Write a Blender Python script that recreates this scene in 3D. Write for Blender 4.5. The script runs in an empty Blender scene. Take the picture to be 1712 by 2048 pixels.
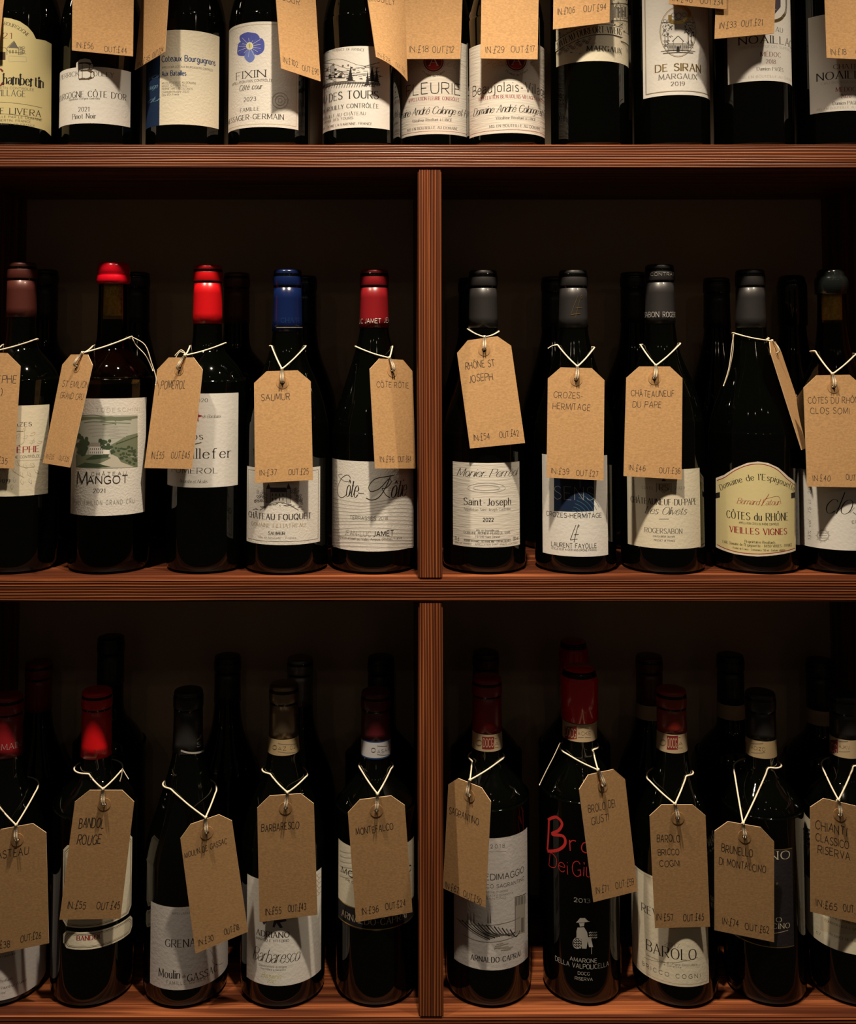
import bpy, bmesh, math, random
from mathutils import Vector
from mathutils.geometry import delaunay_2d_cdt
random.seed(7)
SC = bpy.context.scene
COL = SC.collection

# ------------------------------------------------------------------ camera, world, lights
F, CX, HOR, PITCH = 2070.0, 783.0, 690.0, math.radians(3.0)
CY = HOR - F * math.tan(PITCH)
CD, ZE = 0.95, 1.5                       # distance to the shelf front, eye height
cam_d = bpy.data.cameras.new('camera'); cam = bpy.data.objects.new('camera', cam_d); COL.objects.link(cam)
cam.location = (0, -CD, ZE); cam.rotation_euler = (math.pi / 2 + PITCH, 0, 0)
cam_d.sensor_fit = 'AUTO'; cam_d.sensor_width = 36; cam_d.lens = 36 * F / 2048
cam_d.shift_x = (856 - CX) / 2048; cam_d.shift_y = (CY - 1024) / 2048
cam_d.clip_start = 0.02
SC.camera = cam
SC.view_settings.view_transform = 'Standard'; SC.view_settings.look = 'None'
SC.view_settings.exposure = 0.0; SC.view_settings.gamma = 1.0; SC.view_settings.use_curve_mapping = False
w = bpy.data.worlds.new('dim_room'); SC.world = w; w.use_nodes = True
w.node_tree.nodes['Background'].inputs[0].default_value = (1, .75, .5, 1)
w.node_tree.nodes['Background'].inputs[1].default_value = 0.022

def spot(name, loc, aim, power, size, radius, col=(1, .83, .62), blend=1.0):
    d = bpy.data.lights.new(name, 'SPOT'); o = bpy.data.objects.new(name, d); COL.objects.link(o)
    o.location = loc; d.energy = power; d.spot_size = math.radians(size); d.spot_blend = blend
    d.shadow_soft_size = radius; d.color = col
    o.rotation_euler = (Vector(aim) - Vector(loc)).to_track_quat('-Z', 'Y').to_euler()
def bulb(name, loc, power, radius, col=(1, .8, .58)):
    d = bpy.data.lights.new(name, 'POINT'); o = bpy.data.objects.new(name, d); COL.objects.link(o)
    o.location = loc; d.energy = power; d.shadow_soft_size = radius; d.color = col
spot('key_spot', (.06, -.30, ZE + .82), (.06, -.21, ZE - .30), 70, 80, .020)
spot('left_spot', (-.40, -.30, ZE + .82), (-.36, -.21, ZE - .30), 44, 80, .020)
spot('right_spot', (.52, -.30, ZE + .82), (.48, -.21, ZE - .30), 38, 80, .020)
for x, y, z, p in ((-1.1, -2.3, 1.35, .9), (-.15, -2.6, 1.35, .9), (.75, -2.3, 1.35, .9), (1.7, -2.5, 1.35, .9), (.3, -1.3, 1.2, .3)):
    bulb('ceiling_spot', (x, y, ZE + z), p, .03)

# ------------------------------------------------------------------ projection helpers
def ray(px, py):
    u, v = (px - CX) / F, (CY - py) / F
    c, s = math.cos(PITCH), math.sin(PITCH)
    return Vector((u, c - v * s, s + v * c))
def at(px, py, Y):                       # the point of the vertical plane at depth Y seen there
    d = ray(px, py); t = (Y + CD) / d.y
    return Vector((d.x * t, Y, ZE + d.z * t))

# ------------------------------------------------------------------ materials
MATS = {}
def mat(name, col, rough=.6, metal=0.0, bump=0.0, bscale=400.0, spec=.5, coat=0.0, vary=0.0, stretch=(1, 1, 1), vscale=60.0):
    if name in MATS: return MATS[name]
    m = bpy.data.materials.new(name); m.use_nodes = True; nt = m.node_tree; b = nt.nodes['Principled BSDF']
    b.inputs['Base Color'].default_value = (*col, 1); b.inputs['Roughness'].default_value = rough
    b.inputs['Metallic'].default_value = metal; b.inputs['Specular IOR Level'].default_value = spec
    b.inputs['Coat Weight'].default_value = coat; b.inputs['Coat Roughness'].default_value = .05
    tc = nt.nodes.new('ShaderNodeTexCoord'); mp = nt.nodes.new('ShaderNodeMapping')
    mp.inputs['Scale'].default_value = stretch; nt.links.new(tc.outputs['Object'], mp.inputs['Vector'])
    if vary:
        n = nt.nodes.new('ShaderNodeTexNoise'); n.inputs['Scale'].default_value = vscale; n.inputs['Detail'].default_value = 6
        nt.links.new(mp.outputs[0], n.inputs['Vector'])
        r = nt.nodes.new('ShaderNodeValToRGB'); r.color_ramp.elements[0].position = .3; r.color_ramp.elements[1].position = .72
        r.color_ramp.elements[0].color = (*[c * (1 - vary) for c in col], 1)
        r.color_ramp.elements[1].color = (*[min(1, c * (1 + vary)) for c in col], 1)
        nt.links.new(n.outputs['Fac'], r.inputs[0]); nt.links.new(r.outputs[0], b.inputs['Base Color'])
    if bump:
        n2 = nt.nodes.new('ShaderNodeTexNoise'); n2.inputs['Scale'].default_value = bscale; n2.inputs['Detail'].default_value = 3
        nt.links.new(mp.outputs[0], n2.inputs['Vector'])
        bp = nt.nodes.new('ShaderNodeBump'); bp.inputs['Strength'].default_value = bump; bp.inputs['Distance'].default_value = .0006
        nt.links.new(n2.outputs['Fac'], bp.inputs['Height']); nt.links.new(bp.outputs[0], b.inputs['Normal'])
    MATS[name] = m; return m

def wood(name, axis):
    m = bpy.data.materials.new(name); m.use_nodes = True; nt = m.node_tree; b = nt.nodes['Principled BSDF']
    L = nt.links.new; N = nt.nodes.new
    tc = N('ShaderNodeTexCoord')
    def noise(sc, det, scale=1.0, dist=0.0):
        mp = N('ShaderNodeMapping'); mp.inputs['Scale'].default_value = sc; L(tc.outputs['Object'], mp.inputs['Vector'])
        n = N('ShaderNodeTexNoise'); n.inputs['Scale'].default_value = scale; n.inputs['Detail'].default_value = det
        n.inputs['Distortion'].default_value = dist; L(mp.outputs[0], n.inputs['Vector']); return n
    along = {'x': (5, 560, 560), 'z': (560, 560, 5)}[axis]
    fine = {'x': (20, 1500, 1500), 'z': (1500, 1500, 20)}[axis]
    broad = {'x': (2.2, 9, 60), 'z': (60, 9, 2.2)}[axis]
    n1, n2, n3 = noise(along, 2.5, 1, .25), noise(fine, 2), noise(broad, 3)
    mw = N('ShaderNodeMapping'); mw.inputs['Scale'].default_value = {'x': (.03, 1, 1), 'z': (1, 1, .03)}[axis]; L(tc.outputs['Object'], mw.inputs['Vector'])
    wv = N('ShaderNodeTexWave'); wv.bands_direction = {'x': 'Z', 'z': 'X'}[axis]; wv.inputs['Scale'].default_value = 128; wv.inputs['Distortion'].default_value = 7
    wv.inputs['Detail'].default_value = 3; wv.inputs['Detail Scale'].default_value = .55; wv.inputs['Detail Roughness'].default_value = .6; L(mw.outputs[0], wv.inputs['Vector'])
    hm = N('ShaderNodeMix'); hm.data_type = 'FLOAT'; hm.inputs[0].default_value = .38; L(n1.outputs['Fac'], hm.inputs[2]); L(wv.outputs['Fac'], hm.inputs[3])
    n1 = hm
    r1 = N('ShaderNodeValToRGB'); e = r1.color_ramp.elements
    e[0].position = .26; e[0].color = (.062, .0145, .0055, 1); e[1].position = .80; e[1].color = (.46, .145, .050, 1)
    k = r1.color_ramp.elements.new(.55); k.color = (.155, .041, .0140, 1)
    L(n1.outputs[0], r1.inputs[0])
    mx = N('ShaderNodeMix'); mx.data_type = 'RGBA'; mx.blend_type = 'MULTIPLY'; mx.inputs[0].default_value = .6
    r3 = N('ShaderNodeValToRGB'); r3.color_ramp.elements[0].position = .3; r3.color_ramp.elements[1].position = .7
    r3.color_ramp.elements[0].color = (.42, .38, .36, 1); r3.color_ramp.elements[1].color = (1, 1, 1, 1)
    L(n3.outputs['Fac'], r3.inputs[0]); L(r1.outputs[0], mx.inputs[6]); L(r3.outputs[0], mx.inputs[7]); L(mx.outputs[2], b.inputs['Base Color'])
    b.inputs['Roughness'].default_value = .42; b.inputs['Specular IOR Level'].default_value = .35
    ad = N('ShaderNodeMath'); ad.operation = 'MULTIPLY_ADD'; ad.inputs[1].default_value = .25
    L(n2.outputs['Fac'], ad.inputs[0]); L(n1.outputs[0], ad.inputs[2])
    bp = N('ShaderNodeBump'); bp.inputs['Strength'].default_value = .65; bp.inputs['Distance'].default_value = .0010
    L(ad.outputs[0], bp.inputs['Height']); L(bp.outputs[0], b.inputs['Normal'])
    return m
WOODX, WOODZ = wood('stained_pine_along', 'x'), wood('stained_pine_upright', 'z')

def tinted_glass():
    m = bpy.data.materials.new('clear_amber_glass'); m.use_nodes = True; nt = m.node_tree
    nt.nodes.remove(nt.nodes['Principled BSDF'])
    tr = nt.nodes.new('ShaderNodeBsdfTransparent'); tr.inputs[0].default_value = (.95, .86, .52, 1)
    gl = nt.nodes.new('ShaderNodeBsdfGlossy'); gl.inputs['Roughness'].default_value = .03
    fr = nt.nodes.new('ShaderNodeFresnel'); fr.inputs[0].default_value = 1.5
    mx = nt.nodes.new('ShaderNodeMixShader')
    nt.links.new(fr.outputs[0], mx.inputs[0]); nt.links.new(tr.outputs[0], mx.inputs[1]); nt.links.new(gl.outputs[0], mx.inputs[2])
    nt.links.new(mx.outputs[0], nt.nodes['Material Output'].inputs[0]); return m
GLASS = mat('dark_bottle_glass', (.0008, .0011, .0007), rough=.05, spec=.5)
CLEAR = tinted_glass()
KRAFT = mat('kraft_card', (.52, .31, .145), rough=.85, bump=.10, bscale=1100, spec=.15, vary=.15, stretch=(1, 1, 1.7), vscale=420)
KRAFTE = mat('kraft_card_edge', (.72, .52, .32), rough=.9, spec=.1)
RING = mat('kraft_ring', (.46, .265, .12), rough=.85, spec=.1, vary=.15, vscale=300)
TWINE = mat('cotton_twine', (.82, .72, .56), rough=.95, spec=.05, bump=.6, bscale=1500)
PEN = mat('pen_ink', (.055, .042, .035), rough=.7, spec=.2)
C = {}
def ink(key, col, rough=.6, metal=0.0): C[key] = mat('ink_' + key, col, rough, metal, spec=.3)
ink('k', (.018, .016, .016)); ink('g', (.16, .145, .13)); ink('lg', (.42, .40, .37)); ink('r', (.30, .015, .025)); ink('rd', (.55, .03, .03))
ink('b', (.012, .045, .16)); ink('bd', (.006, .018, .055)); ink('au', (.75, .52, .17), .3, .9); ink('w', (.80, .78, .74)); ink('br', (.085, .05, .03))
ink('gr', (.055, .085, .045)); ink('grl', (.17, .20, .13)); ink('sky', (.46, .48, .42)); ink('path', (.55, .52, .44)); ink('pu', (.075, .06, .085))
ink('petal', (.075, .095, .42)); ink('petall', (.16, .22, .60)); ink('yel', (.68, .66, .20)); ink('tan', (.50, .40, .25)); ink('cr', (.66, .58, .42))
ink('ye', (.60, .52, .26)); ink('te', (.05, .16, .22)); ink('lb', (.20, .38, .52)); ink('redp', (.62, .05, .06)); ink('dr', (.20, .02, .022)); ink('e', (.60, .57, .52)); ink('sh', (.36, .33, .29))
def paper(name, col, bump=.25, bs=350, stretch=(1, 1, 1)): return mat(name, col, .72, bump=bump, bscale=bs, spec=.2, stretch=stretch)
PW, PC, PY = paper('white_paper', (.78, .76, .72)), paper('cream_paper', (.76, .70, .55)), paper('yellow_paper', (.72, .63, .33), .1)
PR = paper('rough_white_paper', (.75, .72, .67), .38, 520); PRC = paper('rough_cream_paper', (.74, .68, .54), .4, 420)
PL = paper('laid_paper', (.75, .71, .64), .42, 300, (.25, .25, 2.2)); PGR = paper('lilac_grey_paper', (.56, .53, .52), .3)
PB = paper('blue_paper', (.007, .024, .075), .2); PK = paper('black_paper', (.022, .019, .022), .3)

# ------------------------------------------------------------------ object helpers
def new_obj(name, bm, mats, parent=None, smooth=False):
    me = bpy.data.meshes.new(name); bm.to_mesh(me); bm.free()
    for m in mats: me.materials.append(m)
    if smooth:
        for p in me.polygons: p.use_smooth = True
    o = bpy.data.objects.new(name, me); COL.objects.link(o)
    if parent: o.parent = parent
    return o
def thing(name, label, cat, loc, group=None):
    o = bpy.data.objects.new(name, None); COL.objects.link(o); o.location = loc; o.empty_display_size = .02
    o['label'] = label; o['category'] = cat
    if group: o['group'] = group
    return o
def lathe(prof, seg=64, bm=None, mi=0):
    bm = bm or bmesh.new(); rings = []
    for r, z in prof:
        rings.append([bm.verts.new((0, 0, z))] if r < 1e-6 else
                     [bm.verts.new((r * math.sin(2 * math.pi * i / seg), -r * math.cos(2 * math.pi * i / seg), z)) for i in range(seg)])
    for a, b in zip(rings, rings[1:]):
        for i in range(seg):
            j = (i + 1) % seg
            if len(a) == 1 and len(b) == 1: continue
            if len(a) == 1: f = bm.faces.new((a[0], b[j], b[i]))
            elif len(b) == 1: f = bm.faces.new((a[i], a[j], b[0]))
            else: f = bm.faces.new((a[i], a[j], b[j], b[i]))
            f.smooth = True; f.material_index = mi
    return bm
def box(x0, x1, y0, y1, z0, z1, bevel=.0012):
    bm = bmesh.new(); bmesh.ops.create_cube(bm, size=1)
    for v in bm.verts: v.co = Vector((x0 + (v.co.x + .5) * (x1 - x0), y0 + (v.co.y + .5) * (y1 - y0), z0 + (v.co.z + .5) * (z1 - z0)))
    if bevel: bmesh.ops.bevel(bm, geom=list(bm.edges), offset=bevel, segments=2, affect='EDGES')
    return bm
def spline(pts, n=6, closed=False):
    k = len(pts); out = []
    if k < 3 and not closed: return [tuple(p) for p in pts]
    for i in range(k if closed else k - 1):
        p = [pts[(i + j) % k] if closed else pts[min(max(i + j, 0), k - 1)] for j in (-1, 0, 1, 2)]
        for s in range(n):
            t = s / n
            out.append(tuple(.5 * (2 * b + (c - a) * t + (2 * a - 5 * b + 4 * c - d) * t * t + (3 * b - a - 3 * c + d) * t ** 3) for a, b, c, d in zip(*p)))
    out.append(tuple(pts[0] if closed else pts[-1])); return out
def tube(pts, r, bm=None, seg=7):
    bm = bm or bmesh.new(); pts = [Vector(p) for p in pts]; rings = []; up = Vector((.13, .97, .2)).normalized()
    for i, p in enumerate(pts):
        t = (pts[min(i + 1, len(pts) - 1)] - pts[max(i - 1, 0)])
        t = t.normalized() if t.length > 1e-9 else Vector((0, 0, 1))
        a = t.cross(up); a = a.normalized() if a.length > 1e-6 else Vector((1, 0, 0)); b = t.cross(a)
        rings.append([bm.verts.new(p + r * (math.cos(2 * math.pi * k / seg) * a + math.sin(2 * math.pi * k / seg) * b)) for k in range(seg)])
    for A, B in zip(rings, rings[1:]):
        for k in range(seg):
            f = bm.faces.new((A[k], A[(k + 1) % seg], B[(k + 1) % seg], B[k])); f.smooth = True
    bm.faces.new(rings[0]); bm.faces.new(rings[-1][::-1]); return bm

# ------------------------------------------------------------------ a pen-stroke alphabet (capital height 10)
G = {}
for line in '''A 0 0 3.5 10|3.5 10 7 0|1.3 3.5 5.7 3.5
B 0 0 0 10|~0 10 3 10 5.4 9 5.4 6.5 3.4 5.3 0 5.3|~0 5.3 3.6 5.3 6 4 6 1.4 3.8 0 0 0
C ~6.8 8.3 5.4 9.8 3.4 10 1 8.4 0 5 1 1.6 3.4 0 5.6 .3 7 1.9
D 0 0 0 10|~0 10 3.4 10 6.3 8.3 7 5 6.3 1.7 3.4 0 0 0
E 0 0 0 10|0 10 5.4 10|0 5.2 4.4 5.2|0 0 5.6 0
F 0 0 0 10|0 10 5.4 10|0 5.2 4.2 5.2
G ~6.8 8.3 5.4 9.8 3.4 10 1 8.4 0 5 1 1.6 3.4 0 5.6 .4 7 2|7 .6 7 4.4|4.6 4.4 7 4.4
H 0 0 0 10|6.6 0 6.6 10|0 5.2 6.6 5.2
I 0 0 0 10
J ~3.4 10 3.4 4 3 1 1.6 0 0 .8
K 0 0 0 10|6 10 0 4.4|2.2 6 6.6 0
L 0 0 0 10|0 0 5.2 0
M 0 0 .6 10|.6 10 4.2 1|4.2 1 7.8 10|7.8 10 8.4 0
N 0 0 0 10|0 10 6.8 0|6.8 0 6.8 10
O @3.8 10 1 8.6 0 5 1 1.4 3.8 0 6.6 1.4 7.6 5 6.6 8.6
P 0 0 0 10|~0 10 3.2 10 5.8 9.2 5.8 5.8 3.2 4.7 0 4.7
Q @3.8 10 1 8.6 0 5 1 1.4 3.8 0 6.6 1.4 7.6 5 6.6 8.6|4.4 2.6 7.4 -1.2
R 0 0 0 10|~0 10 3.2 10 5.8 9.2 5.8 5.8 3.2 4.7 0 4.7|2.6 4.7 6.4 0
S ~5.4 8.6 4.2 9.8 2.6 10 .6 8.8 .6 6.6 3 5.2 5.4 3.8 5.6 1.4 3.2 0 1.4 .2 0 1.6
T 3.2 0 3.2 10|0 10 6.4 10
U ~0 10 0 3.6 .8 .8 3.2 0 5.6 .8 6.4 3.6 6.4 10
V 0 10 3.4 0|3.4 0 6.8 10
W 0 10 2.4 0|2.4 0 4.8 10|4.8 10 7.2 0|7.2 0 9.6 10
X 0 10 6.4 0|0 0 6.4 10
Y 0 10 3.2 4.8|6.4 10 3.2 4.8|3.2 4.8 3.2 0
Z 0 10 5.8 10|5.8 10 0 0|0 0 6 0
0 @2.7 10 .6 8.4 0 5 .6 1.6 2.7 0 4.8 1.6 5.4 5 4.8 8.4
1 0 8.2 2 10|2 10 2 0
2 ~.2 7.6 .8 9.4 2.6 10 4.6 9 4.8 6.8 3 3.6 0 0|0 0 5.2 0
3 ~.2 8.8 2.2 10 4.6 8.8 4.4 6.2 2 5.3|~2 5.3 4.6 4.6 5.2 2.2 3.6 .2 1.4 0 0 1.2
4 3.8 0 3.8 10|3.8 10 0 3|0 3 5.4 3
5 4.8 10 1 10|1 10 .5 5.4|~.5 5.4 2.4 6.2 4.6 5.2 5 2.6 3.6 .3 1.6 0 0 1
6 ~4.6 9.4 2.8 9.8 .8 7.4 0 3.6 .8 .8 2.6 0 4.6 1 5 3.2 4 5.4 2.2 5.6 .2 4
7 0 10 5 10|5 10 1.6 0
8 @2.5 10 .5 9 .5 6.4 2.5 5.3 4.9 3.8 4.9 1 2.5 0 .1 1 .1 3.8 2.5 5.3 4.5 6.4 4.5 9
9 ~.4 .6 2.2 .2 4.2 2.6 5 6.4 4.2 9.2 2.4 10 .4 9 0 6.8 1 4.6 2.8 4.4 4.8 6
a ~.4 5.4 1.6 6.5 3.4 6.4 4.2 5 4.2 0|~4.2 3.9 2 3.6 .2 2.4 .2 .8 1.4 0 3 .4 4.2 1.8
b 0 10 0 0|~0 5 1.4 6.4 3.4 6.3 4.8 4.6 4.8 2 3.4 .2 1.4 .1 0 1.5
c ~4.2 5.4 3 6.5 1.4 6.2 .1 4.2 .2 1.8 1.6 .1 3.2 .1 4.4 1.2
d 4.8 10 4.8 0|~4.8 5 3.4 6.4 1.4 6.3 0 4.6 0 2 1.4 .2 3.4 .1 4.8 1.5
e ~.2 3.6 4.4 3.6 4.2 5.4 2.6 6.5 .9 5.8 0 3.6 .4 1.2 2 0 3.6 .3 4.5 1.4
f ~3.8 9.6 2.6 10 1.4 8.8 1.3 6.5|1.3 6.8 1.3 0|0 6.3 3 6.3
g ~4.6 5 3.4 6.4 1.4 6.3 0 4.6 0 2.4 1.4 .6 3.4 .6 4.6 2|~4.6 6.4 4.6 -1 3.6 -2.8 1.6 -3 .2 -2
h 0 0 0 10|~0 4.6 1.4 6.3 3.2 6.4 4.2 5 4.2 0
i 0 0 0 6.5|0 8.6 0 9.4
j ~1 6.5 1 -1.4 0 -2.8 -1 -2.6|1 8.6 1 9.4
k 0 0 0 10|4 6.5 0 2.8|1.6 4.2 4.4 0
l 0 0 0 10
m 0 0 0 6.5|~0 4.8 1.2 6.4 2.8 6.3 3.5 4.8 3.5 0|~3.5 4.8 4.7 6.4 6.3 6.3 7 4.8 7 0
n 0 0 0 6.5|~0 4.6 1.4 6.3 3.2 6.4 4.2 5 4.2 0
o @2.4 6.5 .6 5.6 0 3.2 .6 .9 2.4 0 4.2 .9 4.8 3.2 4.2 5.6
p 0 6.5 0 -3|~0 5 1.4 6.4 3.4 6.3 4.8 4.6 4.8 2 3.4 .2 1.4 .1 0 1.5
q 4.8 6.5 4.8 -3|~4.8 5 3.4 6.4 1.4 6.3 0 4.6 0 2 1.4 .2 3.4 .1 4.8 1.5
r 0 0 0 6.5|~0 4.4 1 6 2.2 6.5 3.2 6.2
s ~3.6 5.6 2.4 6.5 .8 6.2 .3 4.8 1.8 3.5 3.6 2.4 3.6 .8 2 0 .2 .9
t ~1.3 9 1.3 1.4 2 .1 3.4 .5|0 6.3 3.1 6.3
u ~0 6.5 0 1.8 1 .1 2.8 .2 4.2 1.9|4.2 6.5 4.2 0
v 0 6.5 2.3 0|2.3 0 4.6 6.5
w 0 6.5 1.8 0|1.8 0 3.5 6|3.5 6 5.2 0|5.2 0 7 6.5
x 0 6.5 4.4 0|0 0 4.4 6.5
y 0 6.5 2.3 0|~4.6 6.5 2.3 0 1 -2.6 -.4 -3
z 0 6.5 4 6.5|4 6.5 0 0|0 0 4.2 0
- 0 3.8 2.8 3.8
. .2 0 .6 .5
, .6 .6 0 -1.4
: .2 .3 .6 .9|.2 4.8 .6 5.4
' .4 10 .2 7.8
£ ~4.8 9.4 3.6 11.4 2 10.6 1.8 7 1.8 2 0 -.6|0 -.6 4.6 0|.2 5 3.8 5
% 5.6 10 .6 0|@1.4 9.8 .4 8.6 1.4 7.2 2.4 8.6|@4.8 2.8 3.8 1.4 4.8 0 5.8 1.4
( ~2 11 .4 7.6 .4 2.6 2 -1
) ~0 11 1.6 7.6 1.6 2.6 0 -1
& ~6 0 1.2 7 1.4 9.4 3 10 4.2 8.6 3 6.4 .4 3.2 .4 1 2 0 4.2 1 5.8 4'''.split('\n'):
    ch, rest = line[0], line[2:]
    S = []
    for s in rest.split('|'):
        t = s[0] if s[0] in '~@' else ''
        v = [float(q) for q in s.lstrip('~@').split()]
        S.append((t, list(zip(v[0::2], v[1::2]))))
    G[ch] = S
def accent(new, base, kind, x, y):
    a = {'^': [(x - 1.3, y), (x, y + 1.7), (x + 1.3, y)], '/': [(x - .7, y), (x + .9, y + 1.8)], '\\': [(x + .7, y), (x - .9, y + 1.8)]}[kind]
    G[new] = G[base] + [('', list(p)) for p in zip(a, a[1:])]
accent('Ô', 'O', '^', 3.8, 11); accent('Â', 'A', '^', 3.5, 11); accent('É', 'E', '/', 2.8, 11); accent('È', 'E', '\\', 2.8, 11)
accent('ô', 'o', '^', 2.4, 7.6); accent('é', 'e', '/', 2.3, 7.6); accent('è', 'e', '\\', 2.3, 7.6); accent('â', 'a', '^', 2.3, 7.6); accent('à', 'a', '\\', 2.3, 7.6)
def gwidth(ch):
    if ch == ' ': return 3.0
    return max(p[0] for s in G[ch] for p in s[1])

# ------------------------------------------------------------------ drawing on a curved or flat surface
class Draw:
    """collects paper and ink faces of one label in its own surface coordinates (a across, z up, metres)"""
    def __init__(s, surf, step=.0012):
        s.S, s.bm, s.mats, s.layer, s.step, s.clip = surf, bmesh.new(), [], 0, step, None
    def mi(s, m):
        if m not in s.mats: s.mats.append(m)
        return s.mats.index(m)
    def off(s, k=.3):
        s.layer += k; return (.00013 if isinstance(s.S, Bottle) else .00003) + .000005 * s.layer + (.000012 if k < .31 else 0)
    def fill_dom(s, pts, m, base=False):
        cv, _, cf, *_ = delaunay_2d_cdt([Vector((a * 100, z * 100)) for a, z in pts], [], [list(range(len(pts)))], 1, 1e-6)
        tmp = bmesh.new(); vs = [tmp.verts.new((q.x / 100, q.y / 100, 0)) for q in cv]
        for f in cf:
            try: tmp.faces.new([vs[i] for i in f])
            except ValueError: pass
        for v in [v for v in vs if not v.link_faces]: tmp.verts.remove(v)
        lo, hi = min(p[0] for p in pts), max(p[0] for p in pts)
        for k in range(math.ceil(lo / s.step), math.floor(hi / s.step) + 1):
            bmesh.ops.bisect_plane(tmp, geom=list(tmp.verts) + list(tmp.edges) + list(tmp.faces), plane_co=(k * s.step, 0, 0), plane_no=(1, 0, 0))
        if isinstance(s.S, Bottle):
            lz, hz = min(p[1] for p in pts), max(p[1] for p in pts)
            for k in range(math.ceil(lz / .003), math.floor(hz / .003) + 1):
                bmesh.ops.bisect_plane(tmp, geom=list(tmp.verts) + list(tmp.edges) + list(tmp.faces), plane_co=(0, k * .003, 0), plane_no=(0, 1, 0))
        o = s.off(1.0 if base or hi - lo > .008 else .1); mp = {}; mi = s.mi(m)
        for f in tmp.faces:
            vl = [v for v in f.verts]
            ar = sum(p.co.x * q.co.y - q.co.x * p.co.y for p, q in zip(vl, vl[1:] + vl[:1])) / 2
            if abs(ar) < 2e-11: continue
            if ar < 0: vl.reverse()
            for v in vl:
                if v not in mp: mp[v] = s.bm.verts.new(s.S.P(v.co.x, v.co.y, o))
            try:
                nf = s.bm.faces.new([mp[v] for v in vl]); nf.material_index = mi; nf.smooth = True
            except ValueError: pass
        tmp.free()
        if base: s.clip = (lo, hi)
    def fill(s, pts, m, base=False, smooth=False):
        if smooth: pts = spline(pts, 5, True)[:-1]
        s.fill_dom([s.S.px(*p) for p in pts], m, base)
    def ribbon(s, pts, widths, m, o=None):
        out = [pts[0]]; wd = [widths[0]]                          # long pieces follow the curve of the surface
        for (p, q, w0, w1) in zip(pts, pts[1:], widths, widths[1:]):
            n = max(1, int(max(abs(q[0] - p[0]) / .0012, abs(q[1] - p[1]) / .002)) + 1)
            for k in range(1, n + 1):
                t = k / n; out.append((p[0] + (q[0] - p[0]) * t, p[1] + (q[1] - p[1]) * t)); wd.append(w0 + (w1 - w0) * t)
        pts, widths = out, wd
        o = o or s.off(); mi = s.mi(m); prev = None; n = len(pts)
        for i, p in enumerate(pts):
            a, b = pts[max(i - 1, 0)], pts[min(i + 1, n - 1)]
            dx, dy = b[0] - a[0], b[1] - a[1]; L = math.hypot(dx, dy)
            if L < 1e-9: continue
            nx, ny = -dy / L * widths[i] / 2, dx / L * widths[i] / 2
            if s.clip and not (s.clip[0] <= p[0] <= s.clip[1]): prev = None; continue
            cur = (s.bm.verts.new(s.S.P(p[0] + nx, p[1] + ny, o)), s.bm.verts.new(s.S.P(p[0] - nx, p[1] - ny, o)))
            if prev:
                f = s.bm.faces.new((prev[0], prev[1], cur[1], cur[0])); f.material_index = mi
            prev = cur
    def line(s, pts, m, wmm=.4, smooth=False, closed=False):
        d = [s.S.px(*p) for p in pts]
        if smooth: d = spline(d, 7, closed)
        elif closed: d = d + [d[0]]
        s.ribbon(d, [wmm / 1000] * len(d), m)
    def ellipse(s, cx, cy, rx, ry, m, wmm=None, a0=0, a1=360):
        p = [(cx + rx * math.cos(math.radians(a)), cy + ry * math.sin(math.radians(a))) for a in [a0 + (a1 - a0) * i / 28 for i in range(29)]]
        if wmm: s.line(p, m, wmm)
        else: s.fill(p[:-1], m)
    def text(s, st, xl, xr, yb, cap, style='serif', m='k', arc=None, bold=1.0):
        m = C[m] if isinstance(m, str) else m
        smallcap = style == 'sc'; style = 'serif' if smallcap else style
        gap = {'serif': 2.6, 'sans': 2.2, 'ls': 5.0, 'script': 1.3, 'hand': 2.4, 'thin': 2.6, 'italic': 2.0, 'black': 2.2}[style]
        x, glyphs = 0.0, []
        for i, ch in enumerate(st):
            k = 1.0; c2 = ch
            if smallcap and ch.islower(): k, c2 = .76, ch.upper()
            if c2 != ' ': glyphs.append((c2, x, k))
            x += gwidth(c2) * k + gap
        total = max(x - gap, 1)
        if arc:
            base = [s.S.px(*p) for p in arc]; base = spline(base, 8); cum = [0]
            for p, q in zip(base, base[1:]): cum.append(cum[-1] + math.hypot(q[0] - p[0], q[1] - p[1]))
            Lb = cum[-1]; xm = arc[len(arc) // 2]
            h = abs(s.S.px(xm[0], xm[1] - cap)[1] - s.S.px(*xm)[1])
            def place(gx, gy):
                d = gx / total * Lb; d = min(max(d, 0), Lb - 1e-9); i = 0
                while i < len(cum) - 2 and cum[i + 1] < d: i += 1
                p, q = base[i], base[i + 1]; L = cum[i + 1] - cum[i] or 1e-9; t = (d - cum[i]) / L
                ux, uy = (q[0] - p[0]) / L, (q[1] - p[1]) / L
                return (p[0] + ux * t * L - uy * gy / 10 * h, p[1] + uy * t * L + ux * gy / 10 * h)
        else:
            aL, aR = s.S.px(xl, yb)[0], s.S.px(xr, yb)[0]; xm = (xl + xr) / 2
            zb = s.S.px(xm, yb)[1]; h = abs(s.S.px(xm, yb - cap)[1] - zb)
            def place(gx, gy): return (aL + (aR - aL) * gx / total, zb + gy / 10 * h)
        slant = {'script': .42, 'italic': .28, 'hand': .04}.get(style, 0)
        thick = {'serif': .135, 'sans': .115, 'ls': .10, 'script': .10, 'hand': .085, 'thin': .055, 'italic': .11, 'black': .19}[style] * h * bold
        thin = {'serif': .045, 'script': .035, 'italic': .05, 'black': .05}.get(style, thick / h / bold) * h * bold
        thick, thin = max(thick, .00015), max(thin, .00012)
        o = s.off()
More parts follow.
